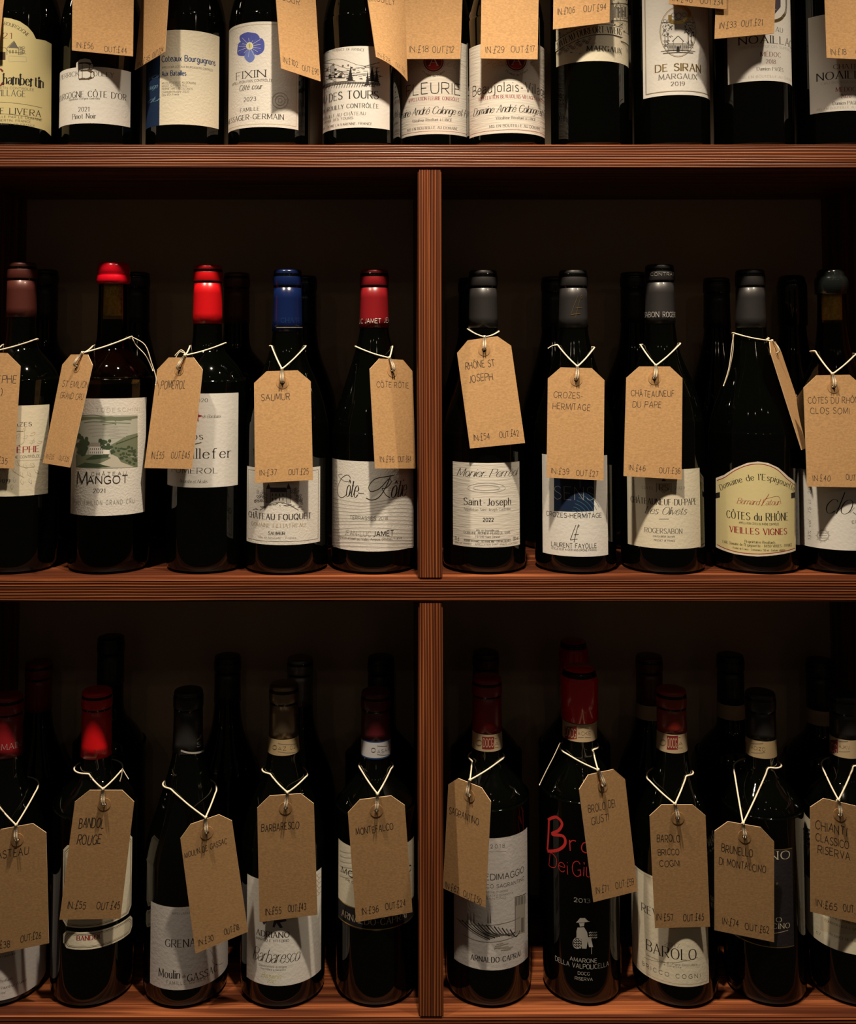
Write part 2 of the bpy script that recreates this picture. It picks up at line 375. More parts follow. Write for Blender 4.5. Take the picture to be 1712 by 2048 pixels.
        for ch, gx, k in glyphs:
            jy = random.uniform(-.8, .8) if style == 'hand' else 0; js = random.uniform(-.1, .1) if style == 'hand' else 0
            for t, pts in G[ch]:
                q = spline(pts, 4, t == '@') if t else pts
                if style == 'hand': q = [(a + random.uniform(-.4, .4), b + random.uniform(-.5, .5)) for a, b in q] if not t else q
                ww = []
                for i in range(len(q)):
                    a, b = q[max(i - 1, 0)], q[min(i + 1, len(q) - 1)]
                    ang = math.degrees(math.atan2(b[1] - a[1], b[0] - a[0])) % 180
                    f = abs(math.sin(math.radians(ang))) ** 1.5
                    if not t and 40 < ang < 82: f *= .35
                    ww.append(thin + (thick - thin) * f)
                dom = [place(gx + (a + (slant + js) * b) * k, (b + jy) * k) for a, b in q]
                s.ribbon(dom, ww, m, o)
                if style in ('serif', 'black') and not t and h > .0022:
                    for (e, oth) in ((pts[0], pts[-1]), (pts[-1], pts[0])):
                        if abs(e[1] - oth[1]) > 2.5 * abs(e[0] - oth[0]) or (abs(e[1] - oth[1]) > 5 and ch in 'AVWMNXYKvwxyk'):
                            if abs(e[1]) < .3 or abs(e[1] - 10) < .3 or abs(e[1] - 6.5) < .3 or abs(e[1] + 3) < .3:
                                if ch in '14' and e[1] > 5: continue
                                l, r = 1.0, 1.0
                                if ch.islower() and e[1] > 3 and ch not in 'vwxyk': r = .3
                                if ch in 'EBDPRFL': l = .8; r = .2 if ch in 'EBDL' else .9
                                s.ribbon([place(gx + (e[0] - l) * k, e[1] * k), place(gx + (e[0] + r) * k, e[1] * k)], [thin * 1.1] * 2, m, o)
                if style == 'black' and not t and abs(pts[0][0] - pts[-1][0]) < 1:
                    for e in pts: s.ribbon([place(gx + e[0] - .9, e[1] - .9), place(gx + e[0] + .9, e[1] + .9)], [thick] * 2, m, o)
            if style == 'script' and ch.islower():
                g = gwidth(ch); s.ribbon([place(gx + g + .1, .5), place(gx + g + 1.3 + slant * 3, 3)], [thin] * 2, m, o)
    def build(s, name, parent):
        o = new_obj(name, s.bm, s.mats, parent)
        if isinstance(s.S, Bottle):
            me = o.data; me.polygons.foreach_set('use_smooth', [True] * len(me.polygons))
            me.normals_split_custom_set_from_vertices([Vector((v.co.x, v.co.y, 0)).normalized() for v in me.vertices])
        return o

# ------------------------------------------------------------------ bottles
BURG = [(0, 1), (.40, 1), (.46, .985), (.52, .90), (.58, .765), (.645, .625), (.69, .53), (.73, .455), (.775, .38), (.82, .352), (.90, .338), (1, .335)]
BORD = [(0, 1), (.575, 1), (.60, .985), (.63, .925), (.66, .80), (.69, .61), (.713, .47), (.735, .41), (.76, .386), (.80, .375), (.90, .362), (1, .355)]
SLOP = [(0, 1), (.43, 1), (.50, .965), (.56, .875), (.62, .725), (.68, .545), (.73, .435), (.78, .385), (.83, .36), (.90, .35), (1, .345)]
ALLB = {}
class Bottle:
    def __init__(s, px, row, top_py, kind='bord', r=.0385, Y=.055, rn=None):
        Zb = SHELF_Z[row]; s.Y, s.r, s.kind, s.row = Y, r, kind, row
        p = at(px, 1000, Y); base_d = at(px, top_py, Y)
        s.x, s.zb, s.H = p.x, Zb, base_d.z - Zb
        raw = {'burg': BURG, 'bord': BORD, 'slop': SLOP}[kind]
        rn = rn or .0129                                          # neck radius near the mouth
        e = raw[-1][1]
        s.pts = [(t * s.H, rn + (q - e) / (1 - e) * (r - rn)) for t, q in raw]
        s.tab = [(z, min(q, r)) for z, q in spline(s.pts, 6)]
        ALLB.setdefault((row, px), s)
    def rad(s, z):
        T = s.tab
        if z <= T[0][0]: return T[0][1]
        for (z0, r0), (z1, r1) in zip(T, T[1:]):
            if z0 <= z <= z1: return r0 + (r1 - r0) * (z - z0) / max(z1 - z0, 1e-9)
        return T[-1][1]
    def R(s, z): return s.cover(z) if s.cover else s.rad(z)
    cover = None
    def px(s, px, py):
        d = ray(px, py); z = ZE + d.z * (CD + s.Y - s.r) / d.y - s.zb
        D = math.hypot(s.x, CD + s.Y); phi = math.atan2(d.x, d.y) - math.atan2(s.x, CD + s.Y); tc = math.atan2(-s.x, CD + s.Y)
        hl = math.hypot(d.x, d.y)
        for _ in range(4):
            r = s.R(z); q = D * math.sin(phi) / r; qc = max(-.985, min(.985, q))
            th = tc + math.asin(qc) - phi + (q - qc) * 1.2
            X, Yp = s.x + r * math.sin(th), s.Y - r * math.cos(th)
            z = ZE + d.z * math.hypot(X, Yp + CD) / hl - s.zb
        return (th * s.r, z)
    def P(s, a, z, off):
        r = s.R(z) + off; t = a / s.r
        return (r * math.sin(t), -r * math.cos(t), z)
    def root(s, label, group=None):
        s.o = thing('wine_bottle', label, 'wine bottle', (s.x, s.Y, s.zb), group); return s.o
    def glass(s, clear=False, wine_z=None):
        prof = [(0, .012), (s.r * .45, .006), (s.r * .72, .0005), (s.r - .006, 0), (s.r - .0025, .0012), (s.r - .0006, .0036), (s.r, .007)]
        prof += [(r, z) for z, r in s.tab if z > .0075]
        prof[-1:] = [(s.pts[-1][1], s.H - .018), (s.pts[-1][1] + .0008, s.H - .017), (s.pts[-1][1] + .0012, s.H - .006), (s.pts[-1][1] + .0002, s.H - .0015), (.0095, s.H - .001), (.0093, s.H - .012), (0, s.H - .012)] if not clear else \
                    [(s.pts[-1][1], s.H - .002), (.011, s.H - .0015)]
        prof = [p for i, p in enumerate(prof) if i < 7 or i >= len(prof) - 7 or p[1] < s.H - .019]
        g = new_obj('bottle_glass', lathe(prof), [CLEAR if clear else GLASS], s.o)
        if clear:
            wz = wine_z
            wp = [(0, .012), (s.r - .004, .005), (s.r - .0025, .012)] + [(r - .0022, z) for z, r in s.tab if .014 < z < wz] + [(s.rad(wz) - .0022, wz), (0, wz)]
            new_obj('wine', lathe(wp), [mat('red_wine', (.003, .0008, .0006), 1.0, spec=0)], s.o)
    def capsule(s, py_bot, m, style='foil', name='capsule', lift=.0006):
        zb = s.px(*s.pxcap(py_bot))[1]; H = s.H; rt = s.rad(H - .02)
        if style == 'wax':
            prof = [(rt + .0003, zb), (rt + .0021, zb + .0012), (rt + .0026, zb + .004), (rt + .0022, zb + .008), (rt + .0012, zb + .0095), (rt + .0021, zb + .0105), (rt + .0016, H - .004), (rt + .0006, H - .0008), (rt - .003, H + .0004), (0, H + .0006)]
        elif style == 'thickwax':
            prof = [(rt + .0008, zb), (rt + .0024, zb + .001), (rt + .0026, H - .011), (rt + .0018, H - .008), (rt + .0002, H - .0056), (rt + .0004, H - .003), (rt - .001, H - .0006), (rt - .003, H + .0006), (0, H + .001)]
        else:
            prof = [(s.rad(zb), zb)] + [(s.rad(zb + (H - .018 - zb) * t) + lift, zb + .0002 + (H - .018 - zb) * t) for t in (0, .25, .5, .75, 1)]
            prof += [(rt - .0001, H - .0175), (rt - .0001, H - .0162), (rt + .0009, H - .0156), (rt + .0012, H - .0150), (rt + .0012, H - .0072), (rt + .0009, H - .0064),
                     (rt + .0003, H - .0059), (rt + .0002, H - .0053), (rt + .0006, H - .0047), (rt + .0006, H - .0022), (rt - .0001, H - .0006), (rt - .0018, H + .0001), (rt - .0035, H + .0003), (0, H + .0003)]
        c = new_obj(name, lathe(prof, 56), [m], s.o)
        s.capz = zb; return c
    def pxcap(s, py):                                             # the axis as seen at that height
        return (CX + s.x * F / (CD + s.Y), py)
    def onneck(s, lift=.0012):
        t = Bottle.__new__(Bottle); t.__dict__.update(s.__dict__); t.cover = lambda z: s.rad(z) + lift; return t

# shelf heights: front edge of each board as the photo shows it
ZT, ZTb = at(840, 289, 0).z, at(840, 337, 0).z
ZM, ZMb = at(840, 1158, 0).z, at(840, 1204, 0).z
ZB = at(840, 2036, 0).z; TH = ZM - ZMb
SHELF_Z = {'t': ZT, 'm': ZM, 'b': ZB}
DEPTH, XL, XR = .206, -.409, .482
DX0, DX1 = at(836, 700, 0).x, at(884, 700, 0).x

def zone(d, x0, x1, yt, yb, m, base=True, ymid=None):            # a rectangular paper label given at its edges as seen
    (a0, _), (a1, _) = d.S.px(x0, (yt + yb) / 2), d.S.px(x1, (yt + yb) / 2)
    xc = d.S.pxcap(0)[0]; xm = min(max(xc, x0), x1)
    z1, z0 = d.S.px(xm, yt)[1], d.S.px(xm, yb)[1]
    d.fill_dom([(a0, z0), (a1, z0), (a1, z1), (a0, z1)], m, base)
    return a0, a1, z0, z1
def frame(d, a0, a1, z0, z1, ins, m, wmm=.4):
    p = [(a0 + ins, z0 + ins), (a1 - ins, z0 + ins), (a1 - ins, z1 - ins), (a0 + ins, z1 - ins), (a0 + ins, z0 + ins)]
    for u, v in zip(p, p[1:]): d.ribbon([u, v], [wmm / 1000] * 2, m)

# ------------------------------------------------------------------ the shelving unit
unit = thing('wine_shelf_unit', 'dark red-brown stained pine shelving unit holding all the wine bottles', 'shelf', (0, DEPTH / 2, ZB - TH))
def part(name, bm, m, lab=None):
    for v in bm.verts: v.co -= unit.location
    o = new_obj(name, bm, [m], unit)
    if lab: o['label'] = lab
    return o
XM = (DX0 + DX1) / 2
part('shelf_board', box(XL, XR, 0, DEPTH, ZTb, ZT), WOODX)
part('shelf_board', box(XL, XR, 0, DEPTH, ZMb, ZM), WOODX)
part('shelf_board', box(XL, XR, 0, DEPTH, ZB - TH, ZB), WOODX)
part('upright_divider', box(DX0, DX1, .0006, DEPTH, ZM, ZTb), WOODZ)
part('upright_divider', box(DX0, DX1, .0006, DEPTH, ZB, ZMb), WOODZ)
part('side_panel', box(XL - .022, XL, 0, DEPTH, ZB - TH, ZT + .40), WOODZ)
part('side_panel', box(XR, XR + .022, 0, DEPTH, ZB - TH, ZT + .40), WOODZ)
WALLP = mat('painted_back_board', (.66, .51, .36), .8, bump=.15, bscale=120, spec=.2, vary=.08, vscale=14)
part('back_panel', box(XL - .022, XR + .022, DEPTH, DEPTH + .012, ZB - TH, ZT + .40), WALLP, 'beige painted back board')

# ------------------------------------------------------------------ bottles, top shelf
K = C['k']
def cap_mat(name, col, rough=.35, metal=0.0, coat=.2): return mat(name, col, rough, metal, spec=.5, coat=coat)
BLK = cap_mat('black_capsule', (.017, .016, .017), .42); CHA = cap_mat('charcoal_capsule', (.025, .023, .024), .42)
MAR = cap_mat('maroon_capsule', (.105, .026, .020), .40, .2); RED = cap_mat('bright_red_capsule', (.62, .006, .010), .30)
CRI = cap_mat('crimson_capsule', (.25, .010, .015), .32); BLU = cap_mat('navy_blue_capsule', (.005, .014, .075), .22)
WAX = cap_mat('red_sealing_wax', (.70, .004, .018), .22, coat=.6); BRZ = cap_mat('bronze_capsule', (.33, .25, .16), .33, .85)
GRY = cap_mat('grey_capsule', (.22, .20, .19), .35, .6); BWAX = cap_mat('black_sealing_wax', (.010, .013, .013), .15, coat=.5)
DMAR = cap_mat('dark_maroon_capsule', (.10, .010, .016), .35); RBR = cap_mat('red_brown_capsule', (.30, .030, .018), .28)
CORK = mat('cork', (.95, .60, .22), .85, bump=.4, bscale=600, vary=.35, vscale=300)

def dark_bottle(B, label, cap_py, capm, style='foil', group=None):
    B.root(label, group); B.glass(); B.capsule(cap_py, capm, style)

# 1  arched yellow label
B = Bottle(25, 't', -268, 'burg', .0385, .052)
dark_bottle(B, 'bottle with arched cream label of a small house, leftmost on the top shelf', -165, CRI)
d = Draw(B)
d.fill([(-75, 262), (-60, 250), (-20, 247), (25, 248), (60, 253), (90, 261), (102, 272), (103, 88), (90, 81), (72, 78), (66, 66), (56, 54), (40, 43), (22, 37), (5, 35), (-15, 40), (-35, 62), (-45, 78), (-75, 90)], PY, True)
d.text('BOURGOGNE', 0, 0, 0, 7, 'serif', 'k', [(8, 50), (24, 54), (40, 62), (55, 74)])
d.text('2021', -18, 23, 77, 11, 'serif', 'dr')
d.line([(-12, 124), (-12, 98), (10, 95), (18, 104), (52, 108)], C['k'], .35); d.line([(14, 110), (14, 96), (28, 82), (37, 98), (37, 110)], C['k'], .4); d.fill([(16, 96), (28, 83), (36, 97)], C['g'])
for x in (20, 26, 32): d.line([(x, 100), (x, 107)], C['k'], .7)
d.fill([(0, 104), (11, 104), (11, 120), (0, 120)], C['br']); d.line([(18, 112), (52, 114), (53, 124), (18, 124), (18, 112)], C['lg'], .3)
for i in range(9): d.ellipse(43 + 4 * math.sin(i * 2.1), 101 + 6 * math.cos(i * 1.3), 3, 2.5, C['g'], .3)
d.text('hambertin', 7, 86, 170, 20, 'black', 'k', bold=.8); d.text('C', -16, 6, 172, 34, 'black', 'dr', bold=.8)
d.text('GEVREY CHAMBERTIN CONTROLEE', -42, 68, 178, 4.5, 'sans', 'g')
d.text('VILLAGE', -6, 51, 192, 12, 'serif', 'g')
d.line([(-40, 207), (84, 216)], C['br'], .3); d.line([(-40, 229), (84, 240)], C['br'], .3)
d.text('PHILIPPE LIVERA', -42, 81, 228, 12, 'serif', 'k')
d.text('MIS EN BOUTEILLE PAR LE DOMAINE', -40, 84, 236, 4.6, 'serif', 'k'); d.text('GEVREY-CHAMBERTIN, FRANCE', -40, 62, 243, 4.4, 'serif', 'k'); d.text('PRODUCT OF FRANCE', -10, 70, 250, 3.6, 'serif', 'g')
d.build('front_label', B.o)

# 2  cream label with a B badge
B = Bottle(191, 't', -262, 'burg', .0392, .055)
dark_bottle(B, 'bottle with cream label topped by an ornate brown letter B, top shelf', -160, BLK)
d = Draw(B)
a0, a1, z0, z1 = zone(d, 113, 261, 134, 247, PW)
d.fill([(152, 138), (153, 126), (160, 119), (170, 117), (180, 119), (185, 128), (187, 138)], PW)
d.clip = (a0, a1)
d.text('PIERRICK', 122, 158, 154, 9, 'sc', 'k'); d.text('OULEY', 187, 227, 153, 9, 'serif', 'k'); d.text('B', 161, 184, 158, 32, 'serif', 'br', bold=2.0)
d.line([(158, 127), (166, 125), (184, 131)], C['br'], .5, True); d.line([(158, 160), (166, 156), (178, 160)], C['br'], .5, True)
d.text('BOURGOGNE CÔTE D\'OR', 112, 252, 194, 12, 'serif', 'k'); d.text("Appellation d'origine contrôlée", 138, 200, 199, 4.2, 'serif', 'k')
d.text('2021', 157, 178, 223, 9, 'serif', 'k'); d.text('Pinot Noir', 145, 192, 237, 10, 'serif', 'k')
d.build('front_label', B.o)

# 3  blue and cream label
B = Bottle(364, 't', -266, 'burg', .0385, .055)
dark_bottle(B, 'bottle with half navy half cream label and blue printing, top shelf', -160, BLU)
d = Draw(B)
zone(d, 289, 438, 60, 249, PRC)
d.fill_dom([(d.clip[0], B.px(364, 249)[1]), (B.px(320, 150)[0], B.px(364, 249)[1]), (B.px(320, 150)[0], B.px(364, 60)[1]), (d.clip[0], B.px(364, 60)[1])], PB)
for k, y in enumerate((158, 178, 204)): d.text(('vol', 'rouge', 'du')[k], 296, 314, y, 9, 'script', 'lb')
d.text('Coteaux Bourguignons', 324, 430, 123, 12, 'sans', 'b', bold=1.15); d.text('APPELLATION COTEAUX BOURGUIGNONS CONTRÔLÉE', 324, 426, 136, 4, 'sans', 'g')
d.text('Aux Batailles', 324, 372, 151, 10, 'sans', 'b', bold=1.15)
for t, x, y in (('MIS EN BOUTEILLE AU DOMAINE', 392, 167), ('MODOT-GUYON & FILS', 373, 173), ('PROPRIÉTAIRES-RÉCOLTANTS', 385, 179), ('Chambolle-Musigny 21220', 378, 185), ("Côte d'Or, France", 358, 191)):
    d.text(t, 324, x, y, 4, 'sans', 'g')
d.build('front_label', B.o)

# 4  blue flower
B = Bottle(534, 't', -264, 'burg', .0397, .052)
dark_bottle(B, 'bottle with white label bearing a blue violet flower, top shelf', -160, CHA)
d = Draw(B)
a0, a1, z0, z1 = zone(d, 452, 597, 43, 254, PR)
frame(d, a0, a1, z0, z1, .0028, C['tan'], .5)
for pts, m in (([(497, 92), (482, 84), (480, 72), (492, 65), (502, 65), (514, 68), (520, 78), (514, 88)], 'petal'),
               ([(500, 96), (512, 80), (524, 77), (529, 88), (527, 102), (516, 110), (506, 106)], 'petal'),
               ([(498, 96), (488, 84), (478, 86), (475, 98), (476, 110), (488, 112), (496, 106)], 'petal'),
               ([(500, 97), (492, 104), (489, 114), (494, 122), (500, 125), (507, 121), (510, 112), (507, 103)], 'petall')): d.fill(pts, C[m], smooth=True)
for i in range(26):
    a = i / 26 * 6.283; r1 = (13 + 4 * (i % 3)) * (1.0 if math.sin(a) < .5 else 1.25)
    d.line([(500 + 6 * math.cos(a), 93 + 6 * math.sin(a)), (500 + r1 * 1.3 * math.cos(a), 93 + r1 * math.sin(a))], C['w'] if i % 2 else C['petall'], .28)
d.ellipse(499.5, 92, 7, 7.5, C['w']); d.ellipse(499.5, 92, 4.6, 5.2, C['yel']); d.line([(499, 87), (500, 97)], C['grl'], .5)
d.text('FIXIN', 473, 531, 155, 14, 'sc', 'k'); d.text('APPELLATION FIXIN CONTRÔLÉE', 465, 545, 164, 5, 'sans', 'g'); d.text('Côté cour', 479, 524, 179, 11, 'italic', 'k')
d.text('2023', 488, 512, 202, 8, 'serif', 'k'); d.text('FAMILLE', 481, 519, 222, 7, 'serif', 'k'); d.text('MESSAGER-GERMAIN', 455, 567, 238, 10, 'serif', 'k')
for r, m in ((16, 'sh'), (15, 'e'), (10, 'sh'), (9, 'e'), (4, 'sh')): d.ellipse(560, 201, r, r, C[m], .28)  # embossed seal: shaded and lit rims drawn as dark and pale rings
d.build('front_label', B.o)

# 5  engraving of towers
B = Bottle(722, 't', -262, 'burg', .0380, .055)
dark_bottle(B, 'bottle with white label engraved with hills and a tower, top shelf', -160, BLK)
d = Draw(B)
zone(d, 644, 779, 92, 255, PW)
d.text('PRODUIT EN FRANCE - PRODUCT OF FRANCE', 0, 0, 0, 5, 'serif', 'k', [(618, 114), (660, 105), (700, 101), (729, 103)])
r_ = random.Random(3)
for y0, amp, ph in ((125, 7, 0.), (132, 6, 1.4), (138, 5, 2.6), (145, 3, .6), (152, 3, 3.)):
    d.line([(647 + i * 14, y0 - amp * math.sin(i * .8 + ph)) for i in range(9)], C['k'], .35, True)
for i in range(70):
    x, y = r_.uniform(648, 758), r_.uniform(134, 174); d.line([(x, y), (x + r_.uniform(3, 9), y + r_.uniform(-1.5, 1.5))], C['k' if i % 3 else 'g'], r_.uniform(.25, .6))
for i in range(24): d.ellipse(r_.uniform(655, 712), r_.uniform(128, 158), r_.uniform(1.5, 3), r_.uniform(1.2, 2.2), C['k' if i % 2 else 'g'])
d.fill([(662, 150), (662, 132), (669, 131), (669, 150)], C['lg']); d.line([(662, 150), (662, 132), (669, 131), (669, 150)], C['k'], .4); d.line([(670, 149), (682, 143), (690, 149), (690, 156), (670, 156)], C['k'], .4)
for cx, top, w_ in ((701, 133, 7), (744, 134, 9), (753, 136, 6), (735, 142, 5)):
    for k in range(6): yy = top + k * 4.5; ww = w_ * (k + 1) / 6; d.fill([(cx, yy - 2), (cx + ww, yy + 6), (cx - ww, yy + 6)], K)
d.fill([(645, 178), (760, 172), (760, 166), (715, 164), (690, 162), (645, 172)], C['g'])
for i in range(22): d.line([(648 + i * 5, 177 - i * .2), (652 + i * 5, 165)], C['k'], .45)
d.text('CHATEAU DES TOURS', 590, 756, 200, 15, 'sc', 'k'); d.text('APPELLATION BROUILLY CONTRÔLÉE', 598, 757, 218, 8, 'serif', 'k')
d.text('MIS EN BOUTEILLE AU CHÂTEAU', 618, 731, 233, 6, 'serif', 'g'); d.text('SCEA DOMAINE DES TOURS', 630, 706, 242, 4.5, 'serif', 'k'); d.text('SAINT-ETIENNE-LA-VARENNE, FRANCE', 645, 744, 250, 4.5, 'serif', 'k')
d.build('front_label', B.o)

# 6, 7  two white labels with a red medallion
def medallion(B, cx, cy, title, tx0, tx1, tcap, app, ax0, ax1, sx0, sx1, vx0, vx1, mx0, mx1, yoff, top, bot, x0, x1):
    d = Draw(B); a0, a1, z0, z1 = zone(d, x0, x1, top, bot, PL)
    for sg in (-1, 1):
        d.line([(cx + sg * q, cy + y) for q, y in ((26, 6), (34, 1), (46, -2), (56, 6), (68, 14))], C['tan'], .3, True)
        for q, y in ((32, 7), (44, 10), (54, 3)): d.ellipse(cx + sg * q, cy + y, 4, 4, C['tan'], .3, 0, 300)
    d.ellipse(cx, cy, 23, 23, C['w']); d.ellipse(cx, cy, 22.5, 22.5, C['br'], .3); d.ellipse(cx, cy, 20.5, 20.5, C['dr']); d.ellipse(cx, cy + 10, 11, 6.5, C['redp']); d.ellipse(cx, cy, 17, 17, C['cr'], .3)
    d.text('A', cx - 8, cx + 8, cy + 8, 17, 'serif', 'w')
    d.text('Produit de France', 0, 0, 0, 4.5, 'serif', 'k', [(cx - 22, cy + 22), (cx - 10, cy + 29), (cx, cy + 31), (cx + 10, cy + 29), (cx + 23, cy + 20)])
    d.text(title, tx0, tx1, 187 + yoff, tcap, 'thin', 'k', bold=1.4); d.text(app, ax0, ax1, 200 + yoff, 7, 'serif', 'r')
    d.text('Domaine André Colonge et Fils', sx0, sx1, 228 + yoff, 15, 'script', 'k'); d.text('Viticulteur-Récoltant à LANCIÉ', vx0, vx1, 242 + yoff, 5.5, 'serif', 'k'); d.text('MIS EN BOUTEILLE AU DOMAINE', mx0, mx1, 258 + yoff, 5.5, 'serif', 'k')
    zz = z0 + .003; d.ribbon([(a0 + .001, zz), (a1 - .001, zz)], [.0003] * 2, C['r']); d.build('front_label', B.o)
B = Bottle(872, 't', -270, 'burg', .0365, .088)
dark_bottle(B, 'bottle set back with white label and red medallion, beside its near twin on the right', -168, CRI)
medallion(B, 867, 123, 'FLEURIE', 813, 920, 22, 'APPELLATION FLEURIE CONTRÔLÉE', 817, 918, 795, 936, 825, 904, 815, 915, 0, 80, 268, 803, 936)
B = Bottle(1016, 't', -262, 'burg', .0378, .050)
dark_bottle(B, 'bottle with white label and red medallion, nearer the shelf edge than its twin', -160, CRI)
medallion(B, 1033, 121, 'Beaujolais-Villages', 946, 1096, 20, 'APPELLATION BEAUJOLAIS-VILLAGES CONTROLÉE', 957, 1090, 947, 1094, 992, 1071, 979, 1080, -4, 82, 266, 939, 1092)

# 8  label with engraved banner
B = Bottle(1187, 't', -276, 'bord', .0376, .052)
dark_bottle(B, 'bottle with cream label showing an engraved banner and mansion, top shelf', -175, BLK)
d = Draw(B); zone(d, 1112, 1262, -70, 122, PC)
r_ = random.Random(5)
for i in range(300):
    x, y = r_.uniform(1113, 1262), r_.uniform(-60, 118)
    if y > 64 + 22 * ((x - 1192) / 75) ** 2 and 1165 < x: continue
    if y > 96 + 20 * math.sin((x - 1113) / 60): continue
    d.line([(x, y), (x + r_.uniform(-5, 5), y + r_.uniform(-6, 6)), (x + r_.uniform(-6, 6), y + r_.uniform(-4, 4))], C['k' if i % 3 else 'g'], r_.uniform(.25, .7))
for x in range(1226, 1262, 7):
    d.line([(x, 8), (x, 40)], K, .5); d.fill([(x + 1.5, 14), (x + 4.5, 14), (x + 4.5, 34), (x + 1.5, 34)], C['g'])
d.line([(1222, 8), (1262, 10)], K, .6); d.line([(1222, 42), (1262, 44)], K, .6)
up = [(1112, 84), (1135, 68), (1165, 55), (1195, 49), (1225, 51), (1245, 57)]; dn = [(1245, 76), (1225, 70), (1195, 69), (1165, 76), (1135, 90), (1112, 104)]
d.fill(up + dn, PC); d.line(up, K, .5, True); d.line(dn, K, .5, True)
d.fill([(1246, 64), (1262, 70), (1262, 92), (1240, 82)], PC); d.line([(1246, 64), (1262, 70)], K, .4); d.line([(1240, 82), (1262, 92)], K, .4)
d.text('CHATEAU DURFORT-VIVENS', 0, 0, 0, 13, 'serif', 'k', [(1113, 101), (1135, 86), (1165, 72), (1195, 66), (1222, 67), (1242, 71)])
for i in range(30): x = 1116 + i * 2.2; y = 102 - i * .9; d.ellipse(x, y + 4 + 4 * math.sin(i), 2.4, 2, C['k' if i % 2 else 'g'], .3)
d.text('MARGAUX', 1174, 1242, 102, 10, 'serif', 'k', bold=1.2); d.line([(1180, 87), (1194, 86)], C['tan'], .3); d.text('2019', 1252, 1264, 107, 6, 'serif', 'g')
d.build('front_label', B.o)

# 9  tall white label with gold
B = Bottle(1352, 't', -280, 'bord', .0372, .055)
dark_bottle(B, 'bottle with tall white label, gold border and oval house vignette, top shelf', -178, CHA)
d = Draw(B); a0, a1, z0, z1 = zone(d, 1285, 1425, -60, 190, PW)
frame(d, a0, a1, z0, z1, .0034, C['au'], .6); frame(d, a0, a1, z0, z1, .0040, C['br'], .2)
d.ellipse(1356, 64, 36, 50, C['w']); d.ellipse(1356, 64, 36, 50, C['au'], .6); d.ellipse(1356, 64, 34, 48, C['g'], .25)
r_ = random.Random(11)
for side in (-1, 1):
    for i in range(46):
        x = 1356 + side * r_.uniform(13, 31); y = r_.uniform(46, 72); d.line([(x, y), (x + r_.uniform(-4, 4), y + r_.uniform(-3, 5))], C['k' if i % 3 else 'g'], r_.uniform(.3, .8))
    for x in (20, 26): d.line([(1356 + side * x, 68), (1356 + side * x, 94)], K, .6)
    for i in range(14): d.line([(1356 + side * r_.uniform(16, 30), r_.uniform(80, 98)) for _ in (0, 1)], C['g'], .4)
d.fill([(1336, 101), (1336, 88), (1376, 88), (1376, 101)], C['lg']); d.fill([(1347, 88), (1347, 82), (1356, 73), (1365, 82), (1365, 88)], C['w'])
d.line([(1336, 103), (1336, 88), (1376, 88), (1376, 103)], K, .4); d.line([(1345, 83), (1356, 72), (1367, 83)], K, .7); d.line([(1347, 83), (1347, 102)], K, .3); d.line([(1365, 83), (1365, 102)], K, .3)
for x in (1340, 1344, 1350, 1361, 1368, 1372): d.line([(x, 91), (x, 97)], K, .7)
d.fill([(1353, 103), (1353, 93), (1359, 93), (1359, 103)], K); d.line([(1322, 103), (1390, 103)], K, .4); d.line([(1326, 107), (1386, 106)], C['g'], .7)
for i in range(8): d.ellipse(1330 + i * 7.5, 42, 3, 3, C['k'], .25)
d.line([(1322, 46), (1390, 46)], K, .4); d.ellipse(1357, 32, 5, 6, K, .3); d.ellipse(1347, 30, 4, 4, K, .25); d.ellipse(1368, 30, 4, 4, K, .25)
d.line([(1340, 30), (1341, 42), (1352, 45), (1366, 43), (1377, 34), (1378, 24), (1368, 14), (1350, 8), (1342, 0), (1346, -12)], C['au'], 3.2, True); d.line([(1338, 31), (1338, 45)], C['au'], 1.2)
d.text('DE SIRAN', 1311, 1400, 141, 14, 'sc', 'au', bold=1.3); d.text('MARGAUX', 1318, 1393, 157, 10, 'serif', 'g'); d.text('2019', 1342, 1369, 171, 8, 'serif', 'g')
d.build('front_label', B.o)

# 10, 11  the same château, two vintages
def noaillac(B, x0, x1, top, bot, name, ch, cru, med, yr, dam, mis, yrs, mcol):
    d = Draw(B); zone(d, x0, x1, top, bot, PW)
    d.text('CHATEAU', *ch, 9, 'serif', 'k'); d.text('NOAILLAC', *name, 15, 'serif', 'k', bold=1.2); d.text('CRU BOURGEOIS SUPÉRIEUR', *cru, 4.6, 'serif', 'lg')
    d.text('MÉDOC', *med, 9, 'serif', mcol); d.text(yrs, *yr, 8, 'serif', mcol); d.text('Damien PAGÈS', *dam, 7, 'serif', 'k'); d.text('MIS EN BOUTEILLE AU CHATEAU', *mis, 4.6, 'serif', 'lg'); return d
B = Bottle(1519, 't', -276, 'bord', .0366, .055)
dark_bottle(B, 'bottle with white label and gold rimmed arch emblem, 2018 vintage, top shelf', -175, BLK)
d = noaillac(B, 1454, 1588, -70, 162, (1478, 1587, 86), (1500, 1565, 62), (1478, 1584, 95), (1521, 1561, 113), (1532, 1551, 127), (1514, 1566, 141), (1480, 1584, 155), '2018', 'dr')
for wd, m, x in ((3.2, 'au', 0), (.8, 'br', 0)): d.line([(1572, -45), (1572, 16), (1566, 33), (1555, 41), (1540, 42), (1528, 36), (1520, 22), (1520, -45)], C[m], wd, True)
d.fill([(1530, -40), (1561, -40), (1561, 14), (1546, 32), (1530, 16)], C['pu']); d.line([(1536, -30), (1554, -10), (1536, 8), (1552, 20)], C['lg'], .6)
d.build('front_label', B.o)
B = Bottle(1685, 't', -276, 'bord', .0372, .055)
dark_bottle(B, 'bottle with white label, red lettering and 2020 vintage, rightmost on the top shelf', -175, BLK)
